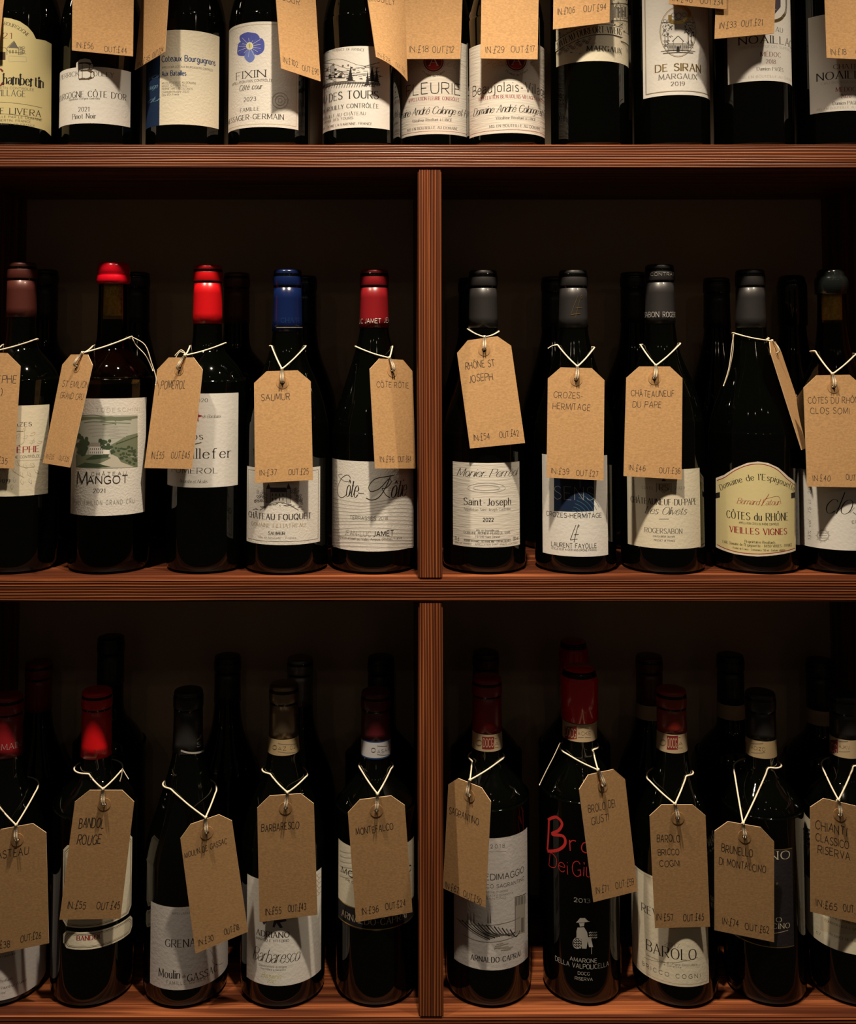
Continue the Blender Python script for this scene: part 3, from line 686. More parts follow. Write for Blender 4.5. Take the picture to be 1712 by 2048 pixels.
noaillac(B, 1618, 1755, 26, 222, (1634, 1742, 157), (1667, 1731, 137), (1642, 1744, 166), (1672, 1711, 183), (1682, 1702, 196), (1666, 1718, 209), (1634, 1738, 217), '2020', 'r').build('front_label', B.o)

# ------------------------------------------------------------------ bottles, middle shelf
# 1  leaf ornament
B = Bottle(36, 'm', 526, 'bord', .0375, .053)
dark_bottle(B, 'bottle with brown maroon capsule and leaf ornament label, leftmost on middle shelf', 634, MAR)
d = Draw(B); zone(d, -42, 97, 811, 992, PC)
r_ = random.Random(2)
for i in range(60):
    a = i * 2.399; rr = 12 + 52 * (i / 60) ** .6; x, y = 20 + rr * math.cos(a), 905 + rr * 1.05 * math.sin(a)
    if 886 < y < 920 or 838 < y < 858: continue
    d.line([(x, y), (x + 6 * math.cos(a + .8), y + 6 * math.sin(a + .8)), (x + 11 * math.cos(a + .2), y + 11 * math.sin(a + .2)), (x + 4 * math.cos(a - .4), y + 4 * math.sin(a - .4))], C['tan' if i % 2 else 'lg'], .3, True)
for i in range(12):
    a = i * .524; d.line([(20 + 14 * math.cos(a), 905 + 14 * math.sin(a)), (20 + 34 * math.cos(a + .4), 905 + 34 * math.sin(a + .4)), (20 + 56 * math.cos(a), 905 + 58 * math.sin(a))], C['tan'], .3, True)
d.fill([(-35, 888), (84, 888), (84, 919), (-35, 919)], PC)
d.text('ORMES DE CAZES', -40, 63, 853, 8, 'serif', 'k'); d.line([(8, 862), (46, 862)], K, .3)
d.text('SAINT-ESTÈPHE', -42, 78, 906, 12, 'serif', 'r', bold=1.3); d.text('APPELLATION SAINT-ESTÈPHE CONTRÔLÉE', -42, 79, 917, 5, 'sans', 'k'); d.text('2019', -2, 20, 966, 8, 'serif', 'k')
d.build('front_label', B.o)

# 2  landscape label, red wax
B = Bottle(221, 'm', 526, 'bord', .0390, .055, .0136)
B.root('bottle sealed with short red wax, green landscape label, middle shelf'); B.glass(True, B.px(221, 638)[1])
B.capsule(567, WAX, 'wax', 'wax_seal')
zc0, zc1 = B.px(221, 632)[1], B.px(221, 566)[1]
ck = lathe([(0, zc0), (.0086, zc0), (.0092, zc0 + .001), (.0092, zc1), (0, zc1)], 32); ck = new_obj('cork', ck, [CORK], B.o)
d = Draw(B); a0, a1, z0, z1 = zone(d, 143, 291, 797, 1031, PR)
d.text('TODESCHINI', 192, 278, 824, 8, 'ls', 'lg')
d.fill([(152, 829), (275, 829), (275, 934), (152, 934)], C['sky'])
for i in range(14): y = 832 + i * 3.4; d.line([(160 + (i * 37) % 70, y), (185 + (i * 37) % 70, y - 2), (205 + (i * 29) % 60, y + 1)], C['grl' if i < 6 else 'lg'], .8, True)
d.fill([(152, 832), (275, 832), (275, 836), (240, 842), (190, 838), (152, 842)], C['grl'])
d.fill([(222, 890), (236, 882), (252, 872), (275, 866), (275, 912), (222, 912)], C['grl']); d.fill([(152, 934), (152, 910), (200, 908), (275, 914), (275, 934)], C['grl'])
d.fill([(178, 934), (206, 924), (222, 916), (214, 911), (224, 909), (235, 914), (242, 924), (268, 934)], C['path']); d.fill([(170, 920), (188, 910), (218, 909), (216, 915), (188, 919)], C['gr'])
d.fill([(152, 934), (170, 925), (200, 928), (222, 934)], C['gr'])
for i in range(90):
    x, y = r_.uniform(222, 273), r_.uniform(893, 928)
    if y > 895 + (x - 222) * .62 + 10: continue
    d.ellipse(x, y, r_.uniform(1.5, 4), r_.uniform(1.5, 3), C['gr' if i % 3 else 'grl'])
for i in range(26): d.ellipse(r_.uniform(157, 176), r_.uniform(872, 912), r_.uniform(3, 6), r_.uniform(3, 6), C['gr'])
for i in range(16): d.ellipse(r_.uniform(198, 221), r_.uniform(880, 896), r_.uniform(3, 5), r_.uniform(3, 4), C['gr'])
d.fill([(179, 909), (179, 893), (206, 893), (206, 909)], C['w']); d.fill([(177, 893), (182, 885), (202, 885), (208, 893)], C['sh']); d.fill([(206, 908), (206, 900), (219, 900), (219, 908)], C['w'])
for x in range(181, 206, 4):
    for y in (896, 903): d.line([(x, y), (x, y + 4)], C['g'], .7)
for i in range(8): x = 232 + i * 5.5; d.line([(x, 888 - i * 2), (x + 5, 886 - i * 2)], C['gr'], .6)
d.text('CHÂTEAU', 183, 252, 951, 7, 'ls', 'g'); d.text('M', 155, 175, 969, 26, 'thin', 'k', bold=1.8); d.text('ANGOT', 176, 255, 967, 15, 'thin', 'k', bold=2.0)
d.text('2021', 187, 210, 985, 8, 'serif', 'k'); d.text('SAINT-ÉMILION GRAND CRU', 146, 268, 1009, 9, 'ls', 'lg', bold=.9)
d.build('front_label', B.o)
n = B.onneck(-.0045); n.P = lambda a, z, off, B=B: (.0093 * math.sin(a / B.r), -.0093 * math.cos(a / B.r), z)
d = Draw(n); d.text('NG', 236, 246, 600, 10, 'sans', 'br'); d.text('ANGO', 0, 0, 0, 9, 'sans', 'br', [(243, 570), (243, 600), (243, 628)]); d.text('M', 222, 232, 590, 9, 'serif', 'br'); d.build('cork_print', ck)

# 3  bright red capsule
B = Bottle(412, 'm', 531, 'bord', .0374, .055)
dark_bottle(B, 'bottle with long bright red capsule and red star label, middle shelf', 647, RED)
d = Draw(B); zone(d, 336, 476, 787, 975, PW)
d.text('2020', 388, 415, 804, 7, 'serif', 'k')
d.fill([(393 + q * math.cos(math.radians(a - 90)), 832 + q * math.sin(math.radians(a - 90))) for a, q in [(i * 36 + 18, (13, 5)[i % 2]) for i in range(10)]], C['r'])
d.text('de Bordeaux', 404, 441, 836, 7, 'script', 'g'); d.text('Clos', 366, 405, 879, 14, 'serif', 'k'); d.line([(372, 882), (388, 888), (403, 885)], K, .8, True)
d.text('Taillefer', 354, 462, 917, 20, 'serif', 'k', bold=.9); d.text('POMEROL', 344, 435, 947, 11, 'serif', 'k'); d.text('Alexandre et Nicolas', 358, 414, 966, 7, 'script', 'g')
d.build('front_label', B.o)

# 4  navy capsule
B = Bottle(573, 'm', 540, 'slop', .0400, .053)
dark_bottle(B, 'bottle with navy blue capsule and dim label with castle drawing, middle shelf', 663, BLU)
n = B.onneck(.0008); d = Draw(n); d.text('CHATE', 562, 600, 645, 9, 'serif', 'b'); d.line([(553, 655), (605, 655)], C['tan'], .35); d.build('capsule_print', [c for c in B.o.children if c.name.startswith('capsule')][0])
d = Draw(B); a0, a1, z0, z1 = zone(d, 494, 640, 937, 1090, PR)
frame(d, a0, a1, z0, z1, .0030, K, .4)
d.fill([(537, 1004), (537, 984), (575, 984), (575, 1004)], C['lg']); d.fill([(535, 984), (541, 975), (571, 975), (577, 984)], C['pu'])
for x in (533, 573): d.fill([(x, 1006), (x, 978), (x + 8, 978), (x + 8, 1006)], C['lg']); d.fill([(x - 1, 978), (x + 4, 966), (x + 9, 978)], C['pu']); d.line([(x, 1006), (x, 978)], K, .4); d.line([(x + 8, 1006), (x + 8, 978)], K, .4)
for x in (545, 552, 559, 566):
    for y in (987, 996): d.line([(x, y), (x, y + 5)], K, .9)
for cx, cy in ((522, 988), (516, 994), (588, 986), (596, 990), (528, 996), (600, 998)):
    for i in range(9): d.ellipse(cx + r_.uniform(-7, 7), cy + r_.uniform(-9, 9), 2.2, 1.8, C['g' if i % 2 else 'pu'], .3)
for i in range(30): x = r_.uniform(505, 605); y = 1006 + abs(x - 556) * .18 + r_.uniform(-2, 5); d.line([(x, y), (x + r_.uniform(3, 8), y + r_.uniform(-2, 2))], C['g'], .35)
d.line([(520, 1020), (545, 1006), (570, 1006), (597, 1020)], C['g'], .4, True)
d.text('CHÂTEAU FOUQUET', 498, 622, 1039, 11, 'serif', 'k', bold=1.2); d.text('DOMAINE FILLIATREAU', 504, 610, 1054, 7, 'serif', 'tan'); d.text('SAUMUR', 537, 570, 1069, 6, 'serif', 'k', bold=1.3); d.text('Mis en bouteille - France', 518, 592, 1077, 3.6, 'serif', 'g')
d.build('front_label', B.o)

# 5  crimson capsule, script label
B = Bottle(748, 'm', 540, 'burg', .0408, .057)
dark_bottle(B, 'bottle with crimson white-lettered capsule, wavy script label, left of the divider', 655, CRI)
n = B.onneck(.0008); d = Draw(n); d.text('JAMET', 730, 762, 646, 9, 'sans', 'w', bold=1.3); d.text('LUC', 713, 726, 647, 9, 'thin', 'w', bold=1.6); d.text('JEAN', 768, 788, 645, 9, 'thin', 'w', bold=1.6)
d.build('capsule_print', [c for c in B.o.children if c.name.startswith('capsule')][0])
d = Draw(B); zone(d, 664, 827, 923, 1103, PR)
def wave(y, k): return [(666 + i * 20, y + (k * .8) * math.sin(i * .62 + y * .05) + (6 if k > 3 else 0) * math.cos(i * .5) * ((i - 4) / 5)) for i in range(9)]
for i, y in enumerate(range(1002, 1098, 7)): p = wave(y, 5 - i * .25); d.line(p, C['sh'], .5, True); d.line([(x, q + 1.6) for x, q in p], C['w'], .5, True)  # embossed waves: a dark line paints the shade, a white one the highlight
d.text('ôte', 692, 714, 994, 36, 'script', 'k', bold=.72); d.text('-', 718, 728, 998, 30, 'thin', 'k', bold=.6); d.text('ôtie', 781, 810, 994, 36, 'script', 'k', bold=.72)
d.line([(701, 955), (695, 950), (684, 956), (676, 974), (677, 990), (685, 995), (694, 988)], K, .6, True); d.line([(701, 955), (698, 962), (688, 962), (677, 950), (685, 948)], K, .35, True)
d.line([(788, 950), (772, 953), (750, 958), (738, 972), (742, 983), (760, 976), (777, 958), (782, 964), (772, 976), (764, 977), (772, 990), (780, 995)], K, .6, True); d.line([(781, 951), (771, 975), (758, 994), (744, 1000), (732, 996)], K, .7, True)
d.text('TERRASSES 2018', 700, 775, 1040, 7, 'sans', 'g'); d.text('JEAN-LUC', 690, 742, 1072, 10, 'thin', 'g', bold=1.3); d.text('JAMET', 747, 787, 1072, 10, 'sans', 'k', bold=1.3); d.text('vigneron-artisan au Vallin, Ampuis (Rhône), France', 678, 803, 1081, 5, 'sans', 'g')
d.build('front_label', B.o)

# 6  charcoal capsule next to the divider
B = Bottle(968, 'm', 541, 'burg', .0395, .056)
dark_bottle(B, 'bottle with plain charcoal capsule and cream ribbed label, right of the divider', 655, CHA)
d = Draw(B); zone(d, 906, 1039, 926, 1095, PL)
d.text('Monier Perréol', 914, 1032, 954, 16, 'script', 'k', bold=.9)
for k, (rx, ry) in enumerate(((38, 9.5), (27, 5))):
    d.ellipse(973, 976, rx, ry, C['sh'], .6); d.ellipse(973, 974.6, rx, ry, C['w'], .5)  # embossed ovals, their shade and highlight painted as offset lines
d.text('Saint-Joseph', 928, 1021, 1011, 14, 'serif', 'k', bold=1.1); d.text('Appellation Saint-Joseph Contrôlée', 928, 1021, 1022, 5.5, 'serif', 'g'); d.text('2022', 966, 987, 1043, 7, 'sans', 'k', bold=1.6)
d.text('Mis en bouteille par', 953, 998, 1063, 4.5, 'serif', 'k'); d.text('DOMAINE MONIER PERRÉOL SARL', 928, 1021, 1069, 5, 'serif', 'k'); d.text('F07340 Saint Désirat', 951, 1000, 1076, 4.5, 'serif', 'k')
d.line([(928, 1078), (1021, 1078)], K, .3); d.text('PRODUCE OF FRANCE - RED RHONE WINE - CONTAINS SULPHITES', 928, 1021, 1085, 3.6, 'serif', 'k'); d.text('WINE OF FRANCE - APPELLATION SAINT-JOSEPH CONTROLEE', 910, 1036, 1091, 3.4, 'serif', 'g')
d.text('75 cl', 910, 918, 1080, 7, 'sans', 'k'); d.text('13% vol', 1026, 1036, 1080, 7, 'sans', 'k')
d.build('front_label', B.o)

# 7  gold monogram capsule
B = Bottle(1150, 'm', 541, 'burg', .0385, .055)
dark_bottle(B, 'bottle with gold monogram on charcoal capsule and blue square label, middle shelf', 655, CHA)
def lf(d, x, y, k, m, wd):
    d.line([(x + q * k, y + v * k) for q, v in ((14, 0), (6, 20), (2, 32), (0, 38), (8, 37), (18, 36))], C[m], wd, True); d.line([(x + q * k, y + v * k) for q, v in ((20, 6), (22, 2), (20, 0), (16, 14), (12, 30), (9, 44))], C[m], wd, True); d.line([(x + 9 * k, y + 25 * k), (x + 21 * k, y + 24 * k)], C[m], wd)
n = B.onneck(.0008); d = Draw(n); lf(d, 1142, 591, 1.0, 'au', .7); d.build('capsule_print', [c for c in B.o.children if c.name.startswith('capsule')][0])
d = Draw(B); zone(d, 1085, 1215, 912, 1113, PW)
d.fill([(1108, 924), (1188, 924), (1188, 1022), (1108, 1022)], C['bd'])
for k in range(9): d.ellipse(1140, 1040, 22 + k * 7, 20 + k * 7, C['te'], .4, -78 + 2 * k, -6 - 3 * k) if k < 7 else None
d.text('SENS', 1109, 1187, 1000, 26, 'thin', 'lg', bold=.5); d.line([(1160, 976), (1160, 940)], C['lg'], .3)
d.text('CROZES-HERMITAGE', 1093, 1203, 1036, 9, 'sans', 'k'); lf(d, 1141, 1050, .78, 'k', .55); d.text('LAURENT FAYOLLE', 1103, 1193, 1096, 9, 'sans', 'k'); d.text('VITICULTEUR A GERVANS-DRÔME-FRANCE', 1103, 1193, 1102, 4, 'sans', 'k')
d.build('front_label', B.o)

# 8  white lettered capsule
B = Bottle(1325, 'm', 530, 'slop', .0397, .055)
dark_bottle(B, 'bottle with white-lettered charcoal capsule and cream crest label, middle shelf', 647, CHA)
n = B.onneck(.0008); d = Draw(n); d.text('SABON', 1290, 1318, 634, 10, 'sc', 'w'); d.text('ROGERS', 1326, 1352, 634, 10, 'sc', 'w'); d.build('capsule_print', [c for c in B.o.children if c.name.startswith('capsule')][0])
n2 = B.onneck(.0016); d = Draw(n2); d.text('CONTRAT', 1301, 1348, 551, 6, 'sans', 'lg'); d.build('capsule_print', [c for c in B.o.children if c.name.startswith('capsule')][0])
d = Draw(B); zone(d, 1255, 1400, 938, 1097, PC)
d.fill([(1315, 966), (1340, 966), (1340, 978), (1328, 987), (1315, 978)], C['tan']); d.text('RS', 1319, 1336, 981, 12, 'serif', 'br'); d.fill([(1323, 962), (1332, 962), (1327, 955)], C['br']); d.line([(1313, 966), (1313, 984)], C['br'], .5); d.line([(1342, 966), (1342, 984)], C['br'], .5)
d.text('CUVÉE', 1284, 1306, 978, 5, 'ls', 'g'); d.text('2023', 1350, 1369, 978, 5, 'ls', 'g')
d.text('CHÂTEAUNEUF-DU-PAPE', 1262, 1392, 1010, 12, 'sc', 'k'); d.text('Les Olivets', 1290, 1371, 1029, 15, 'script', 'k', bold=.8); d.line([(1318, 1038), (1338, 1038)], K, .4)
d.text('ROGERSABON', 1290, 1364, 1067, 10, 'serif', 'g'); d.text('CHATEAUNEUF-DU-PAPE', 1306, 1350, 1075, 3.6, 'serif', 'k'); d.text('PRODUCT OF FRANCE', 1308, 1350, 1083, 3.6, 'serif', 'k')
d.build('front_label', B.o)

# 9  yellow arched label
B = Bottle(1508, 'm', 540, 'burg', .0415, .058)
dark_bottle(B, 'bottle with yellow arched label and red signature, middle shelf', 655, CHA)
d = Draw(B)
out = [(1432, 1094), (1470, 1108), (1515, 1113), (1560, 1109), (1591, 1101), (1592, 966), (1576, 953), (1556, 935), (1536, 926), (1516, 923), (1494, 926), (1470, 936), (1448, 950), (1432, 956)]
d.fill(out, PC, True); ins = [(1434, 1089), (1470, 1103), (1515, 1108), (1560, 1104), (1590, 1096), (1590, 971), (1574, 958), (1555, 940), (1536, 931), (1516, 928), (1494, 931), (1470, 941), (1449, 955), (1434, 961)]
d.fill(ins, PY); d.line(ins[:5], C['r'], .7, True); d.line(ins[5:], C['r'], .7, True)
d.text("Domaine de l'Espigouette", 0, 0, 0, 12, 'serif', 'k', [(1442, 981), (1462, 971), (1490, 963), (1518, 960), (1545, 963), (1570, 972), (1587, 983)])
d.text('Bernard Latour', 1474, 1558, 1010, 12, 'script', 'r', bold=.8); d.line([(1538, 988), (1522, 1012)], C['r'], .5); d.line([(1530, 998), (1556, 993), (1562, 1008)], C['r'], .35, True)
d.text('CÔTES du RHÔNE', 1454, 1576, 1041, 15, 'serif', 'k'); d.text('APPELLATION CÔTES DU RHÔNE CONTRÔLÉE', 1478, 1558, 1050, 4, 'sans', 'k'); d.text('VIEILLES VIGNES', 1460, 1573, 1069, 12, 'serif', 'r', bold=1.3)
d.text('Propriétaires-Récoltants', 1490, 1550, 1087, 5.5, 'serif', 'k'); d.text("EARL Domaine de l'Espigouette - 84150 VIOLES - FRANCE", 1446, 1584, 1094, 5.5, 'serif', 'k'); d.text('Produit de France - Contenance 750 ml - Contains sulphites', 1466, 1570, 1102, 4, 'serif', 'k')
for x in (1436, 1586): d.fill([(x - 4, 986), (x + 4, 984), (x + 4, 995), (x - 4, 997)], C['k'])
d.build('front_label', B.o)

# 10  white script label, black wax
B = Bottle(1672, 'm', 540, 'slop', .0390, .055)
B.root('bottle sealed with black wax over visible cork, white script label, rightmost on middle shelf'); B.glass(True, B.px(1672, 645)[1]); B.capsule(588, BWAX, 'thickwax', 'wax_seal')
zc0, zc1 = B.px(1672, 640)[1], B.px(1672, 585)[1]
new_obj('cork', lathe([(0, zc0), (.0086, zc0), (.0092, zc0 + .001), (.0092, zc1), (0, zc1)], 32), [CORK], B.o)
d = Draw(B); zone(d, 1598, 1742, 943, 1099, PW)
d.text('clos', 1649, 1718, 1028, 44, 'script', 'k', bold=.45); d.text('ERIC', 1704, 1724, 1047, 6, 'sans', 'k')
d.text('13% vol  75 cl  2022', 0, 0, 0, 7, 'thin', 'k', [(1622, 1080), (1622, 1040), (1622, 1000), (1622, 960)], bold=1.5)
for r in (12, 10.5): d.ellipse(1646, 1071, r, r * .95, C['g'], .3)
for y in (1066, 1071, 1076): d.line([(1638, y), (1654, y)], C['g'], .4)
for i in range(10): a = i * .63; d.line([(1646 + 12 * math.cos(a), 1071 + 12 * math.sin(a)), (1646 + 15 * math.cos(a), 1071 + 15 * math.sin(a))], C['g'], .3)
d.build('front_label', B.o)

# ------------------------------------------------------------------ bottles, bottom shelf
def strip(B, y0, y1, base, panels, edge=None):                    # paper seal around the neck, just under the capsule
    n = B.onneck(.0004); d = Draw(n); zb, zt = B.px(*B.pxcap(y1))[1], B.px(*B.pxcap(y0))[1]
    c = 2 * math.pi * B.r / 2 * .999
    d.fill_dom([(-c, zb), (c, zb), (c, zt), (-c, zt)], base)
    if edge:
        for z in (zb, zt): d.fill_dom([(-c, z - .0006), (c, z - .0006), (c, z + .0006), (-c, z + .0006)], edge)
    cx = B.pxcap(0)[0]
    for kind, x0, x1, txt in panels:
        x0 += cx; x1 += cx
        if kind == 'dark': d.fill([(x0, y0 + 4), (x1, y0 + 4), (x1, y1 - 5), (x0, y1 - 5)], C['dr']); d.text(txt, x0 + 2, x1 - 2, y1 - 9, (y1 - y0) * .48, 'sans', 'tan')
        elif kind == 'ring': d.ellipse((x0 + x1) / 2, (y0 + y1) / 2, (x1 - x0) / 2, (x1 - x0) / 2, C['br'], .5); d.ellipse((x0 + x1) / 2, (y0 + y1) / 2, (x1 - x0) / 2.6, (x1 - x0) / 2.6, C['br'], .3)
        else:
            d.text(txt, x0, x1, (y0 + y1) / 2 + 5, 7, 'sans', 'k'); d.line([(x0, y0 + 8), (x1 - 4, y0 + 8)], C['g'], .8); d.line([(x0, y1 - 8), (x1, y1 - 8)], C['g'], .6)
    d.build('seal_strip', B.o)
STAN, SPINK, SBLUE = mat('tan_seal_paper', (.42, .31, .17), .6), mat('buff_seal_paper', (.50, .38, .24), .6), mat('pale_seal_paper', (.55, .55, .58), .6)
# 1
B = Bottle(24, 'b', 1388, 'slop', .0380, .050)
dark_bottle(B, 'bottle with white-lettered red capsule and lilac grey label, leftmost on bottom shelf', 1514, CRI)
n = B.onneck(.0008); d = Draw(n); d.text('DOMAINE L', -16, 60, 1498, 11, 'serif', 'lg'); d.build('capsule_print', [c for c in B.o.children if c.name.startswith('capsule')][0])
d = Draw(B); zone(d, -52, 100, 1780, 1993, PGR)
d.text('Appellation contrôlée', -30, 31, 1916, 6, 'italic', 'k'); d.text('Propriétaires Récoltants', -40, 25, 1966, 6, 'italic', 'k'); d.text('Rasteau, Vaucluse, France', -30, 52, 1977, 6, 'italic', 'k'); d.text('750 ml', -20, 9, 1990, 5, 'italic', 'k')
d.build('front_label', B.o)
# 2
B = Bottle(200, 'b', 1378, 'bord', .0385, .050)
dark_bottle(B, 'bottle with red capsule and cream double-bordered chamfered label, bottom shelf', 1517, RED)
n = B.onneck(.0008); d = Draw(n); d.text('DOMAINE DE L', 188, 232, 1505, 8, 'sans', 'k'); d.build('capsule_print', [c for c in B.o.children if c.name.startswith('capsule')][0])
d = Draw(B)
for (yt, yb, ch) in ((1690, 1852, .005), (1860, 1895, .004)):
    a0, a1 = B.px(127, yt)[0], B.px(264, yt)[0]; z1, z0 = B.px(200, yt)[1], B.px(200, yb)[1]
    def oct_(i, ch=ch, a0=a0, a1=a1, z0=z0, z1=z1): return [(a0 + i + ch, z0 + i), (a1 - i - ch, z0 + i), (a1 - i, z0 + i + ch), (a1 - i, z1 - i - ch), (a1 - i - ch, z1 - i), (a0 + i + ch, z1 - i), (a0 + i, z1 - i - ch), (a0 + i, z0 + i + ch)]
    d.fill_dom(oct_(0), PC)
    for i, wd in ((.0018, .5), (.0029, .25)):
        q = oct_(i); q.append(q[0])
        for u, v in zip(q, q[1:]): d.ribbon([u, v], [wd / 1000] * 2, C['br'])
d.text('BANDOL', 154, 203, 1880, 9, 'serif', 'r', bold=1.6); d.build('front_label', B.o)
# 3
B = Bottle(381, 'b', 1378, 'burg', .0390, .050)
dark_bottle(B, 'bottle with black capsule and dim lilac white label, tag tilted, bottom shelf', 1508, BLK)
n = B.onneck(.0008); d = Draw(n); d.text('lis', 394, 406, 1478, 9, 'script', 'lg'); d.text('S', 394, 402, 1493, 9, 'serif', 'lg'); d.line([(362, 1501), (385, 1506), (408, 1500)], C['lg'], 1.6, True); d.build('capsule_print', [c for c in B.o.children if c.name.startswith('capsule')][0])
d = Draw(B); zone(d, 301, 459, 1812, 1977, PGR)
d.text('APPELLATION VIN DE PAYS', 344, 420, 1827, 4, 'serif', 'g'); d.text('GRENACHE', 331, 424, 1893, 15, 'sc', 'k'); d.text('Moulin', 318, 359, 1956, 16, 'serif', 'k'); d.text('de', 364, 371, 1956, 7, 'italic', 'k'); d.text('GASSAC', 375, 434, 1956, 14, 'sc', 'k'); d.text('FAMILLE GUIBERT', 333, 416, 1968, 7, 'ls', 'g')
d.line([(420, 1900), (428, 1915), (424, 1922), (434, 1930), (446, 1925)], C['g'], .35, True); d.build('front_label', B.o)
# 4
B = Bottle(570, 'b', 1366, 'slop', .0395, .050)
dark_bottle(B, 'bottle with metallic bronze capsule and dim white script label, bottom shelf', 1478, BRZ)
n = B.onneck(.0008); d = Draw(n); d.line([(588, 1430), (604, 1430), (604, 1466), (588, 1466), (588, 1430)], K, .6); d.fill([(596, 1432), (601, 1440), (598, 1448), (602, 1458), (596, 1460), (593, 1450), (596, 1444), (592, 1438)], K); d.build('capsule_print', [c for c in B.o.children if c.name.startswith('capsule')][0])
strip(B, 1479, 1511, STAN, (('txt', -16, 24, 'AZ 028'), ('ring', -27, -18, '')))
d = Draw(B); zone(d, 494, 642, 1762, 1971, PW)
for i in range(9): x = 634 + (i % 2) * 4; d.line([(x - 5, 1746 + i * 5), (x, 1751 + i * 5), (x + 5, 1746 + i * 5)], C['tan'], .6)
d.fill([(524, 1842), (529, 1834), (534, 1843), (528, 1850)], C['pu']); d.fill([(548, 1840), (572, 1836), (573, 1842), (560, 1845), (566, 1855), (560, 1856), (553, 1846), (549, 1855), (545, 1854)], C['pu'])
d.text('ADRIANO', 513, 578, 1875, 11, 'serif', 'k', bold=1.3); d.text('MARCO E VITTORIO', 513, 578, 1884, 5, 'serif', 'k', bold=1.2); d.text('Barbaresco', 506, 597, 1926, 26, 'script', 'k', bold=.55)
d.text('Denominazione di Origine', 518, 573, 1935, 3.6, 'serif', 'g'); d.text('Controllata e Garantita', 522, 571, 1941, 3.6, 'serif', 'g'); d.text('Basarin', 523, 561, 1956, 9, 'italic', 'yel'); d.text('2021', 534, 550, 1965, 6, 'italic', 'yel')
d.build('front_label', B.o)
# 5
B = Bottle(752, 'b', 1380, 'bord', .0372, .050)
dark_bottle(B, 'bottle with maroon capsule, blue-edged seal and cream label with black band, bottom shelf', 1483, DMAR)
strip(B, 1484, 1517, SBLUE, (('txt', 2, 26, 'ASAA'), ('ring', -10, -1, '')), C['b'])
d = Draw(B); a0, a1, z0, z1 = zone(d, 677, 828, 1700, 1862, PC)
zk = B.px(752, 1822)[1]; d.fill_dom([(a0, z0), (a1, z0), (a1, zk), (a0, zk)], PK)
for z in (z0 + .0012, zk): d.ribbon([(a0, z), (a1, z)], [.0009] * 2, C['au'])
for k in range(12): y = 1696 + k * 5; d.line([(680, y), (690, y + 4), (706, y + 5)], C['sh' if k % 2 else 'w'], .6, True)  # embossing drawn in colour: shade lines alternate with highlight lines
d.text('MONTEFALCO', 684, 822, 1762, 12, 'sans', 'k', bold=1.4); d.text('ROSSO', 692, 760, 1772, 5, 'sans', 'k'); d.text('ARNALDO-CAPRAI', 684, 812, 1850, 13, 'serif', 'cr'); d.build('front_label', B.o)
# 6
B = Bottle(972, 'b', 1352, 'bord', .0392, .051)
dark_bottle(B, 'bottle with deep red capsule and white vineyard label, right of divider on bottom shelf', 1468, CRI)
n = B.onneck(.0008); d = Draw(n); d.text('ARNALDO CAPRAI', 951, 1004, 1463, 6, 'serif', 'dr'); d.build('capsule_print', [c for c in B.o.children if c.name.startswith('capsule')][0])
strip(B, 1469, 1503, SPINK, (('dark', -6, 18, 'DOCG'), ('ring', -18, -6, ''), ('txt', 19, 27, 'A')))
d = Draw(B); zone(d, 908, 1055, 1676, 1940, PGR)
d.text('2018', 981, 1009, 1696, 7, 'ls', 'k'); d.line([(978, 1703), (1012, 1702)], C['g'], .3); d.text('COLLEDIMAGGIO', 928, 1047, 1760, 12, 'sans', 'k'); d.text('MONTEFALCO SAGRANTINO', 918, 1048, 1776, 7, 'sans', 'k')
for t, y, x in (('DENOMINAZIONE DI ORIGINE', 1786, 1016), ('CONTROLLATA E GARANTITA', 1793, 1026), ('SAGRANTINO', 1799, 1012)): d.text(t, 950, x, y, 3.6, 'sans', 'g')
for k in range(14): d.line([(916 + k * 8, 1838 + k * 1.6), (940 + k * 7, 1860 + k), (975 + k * 5, 1880 - k * 1.5)], C['k' if k % 2 else 'g'], 1.0, True)
d.line([(912, 1836), (950, 1850), (1000, 1848), (1040, 1834)], C['g'], .5, True); d.line([(925, 1868), (970, 1884), (1040, 1866)], C['g'], .5, True)
for x in (936, 942, 948, 976, 981): d.fill([(x - 1.6, 1846), (x, 1822), (x + 1.6, 1846)], C['g'])
d.fill([(1030, 1868), (1030, 1794), (1050, 1788), (1050, 1864)], C['sh']); d.line([(1030, 1866), (1030, 1794), (1052, 1786)], K, .5); d.fill([(1042, 1864), (1042, 1836), (1047, 1834), (1047, 1863)], C['g'])
for k in range(8): d.line([(1030 + k * 3, 1796 - k * .8), (1030 + k * 3, 1812 - k * .8)], C['k'], .7)
for k in range(14): x = r_.uniform(985, 1020); y = 1893 + r_.uniform(-5, 8); d.line([(x, y), (x + 14, y - 3)], C['sh'], .8)
d.text('ARNALDO-CAPRAI', 942, 1040, 1924, 10, 'serif', 'k', bold=1.2); d.build('front_label', B.o)
# 7
B = Bottle(1155, 'b', 1334, 'bord', .0362, .051, .0150)
dark_bottle(B, 'black bottle with thick red wax neck and red and grey printing on glass, bottom shelf', 1447, WAX, 'thickwax')
strip(B, 1448, 1483, SPINK, (('dark', -22, 2, 'DOCG'), ('txt', 4, 16, 'AC'), ('txt', 18, 30, 'KE')))
d = Draw(B)
d.line([(1098, 1638), (1097, 1670), (1095, 1700)], C['rd'], 2.6, True); d.line([(1096, 1640), (1112, 1634), (1124, 1646), (1118, 1660), (1104, 1668), (1126, 1672), (1130, 1688), (1116, 1700), (1095, 1702)], C['rd'], 2.6, True)
d.text('rolo', 1140, 1216, 1703, 32, 'hand', 'rd', bold=.8); d.text('Dei', 1098, 1136, 1742, 28, 'hand', 'rd', bold=.55); d.text('Giusti', 1145, 1212, 1752, 30, 'hand', 'rd', bold=.6)
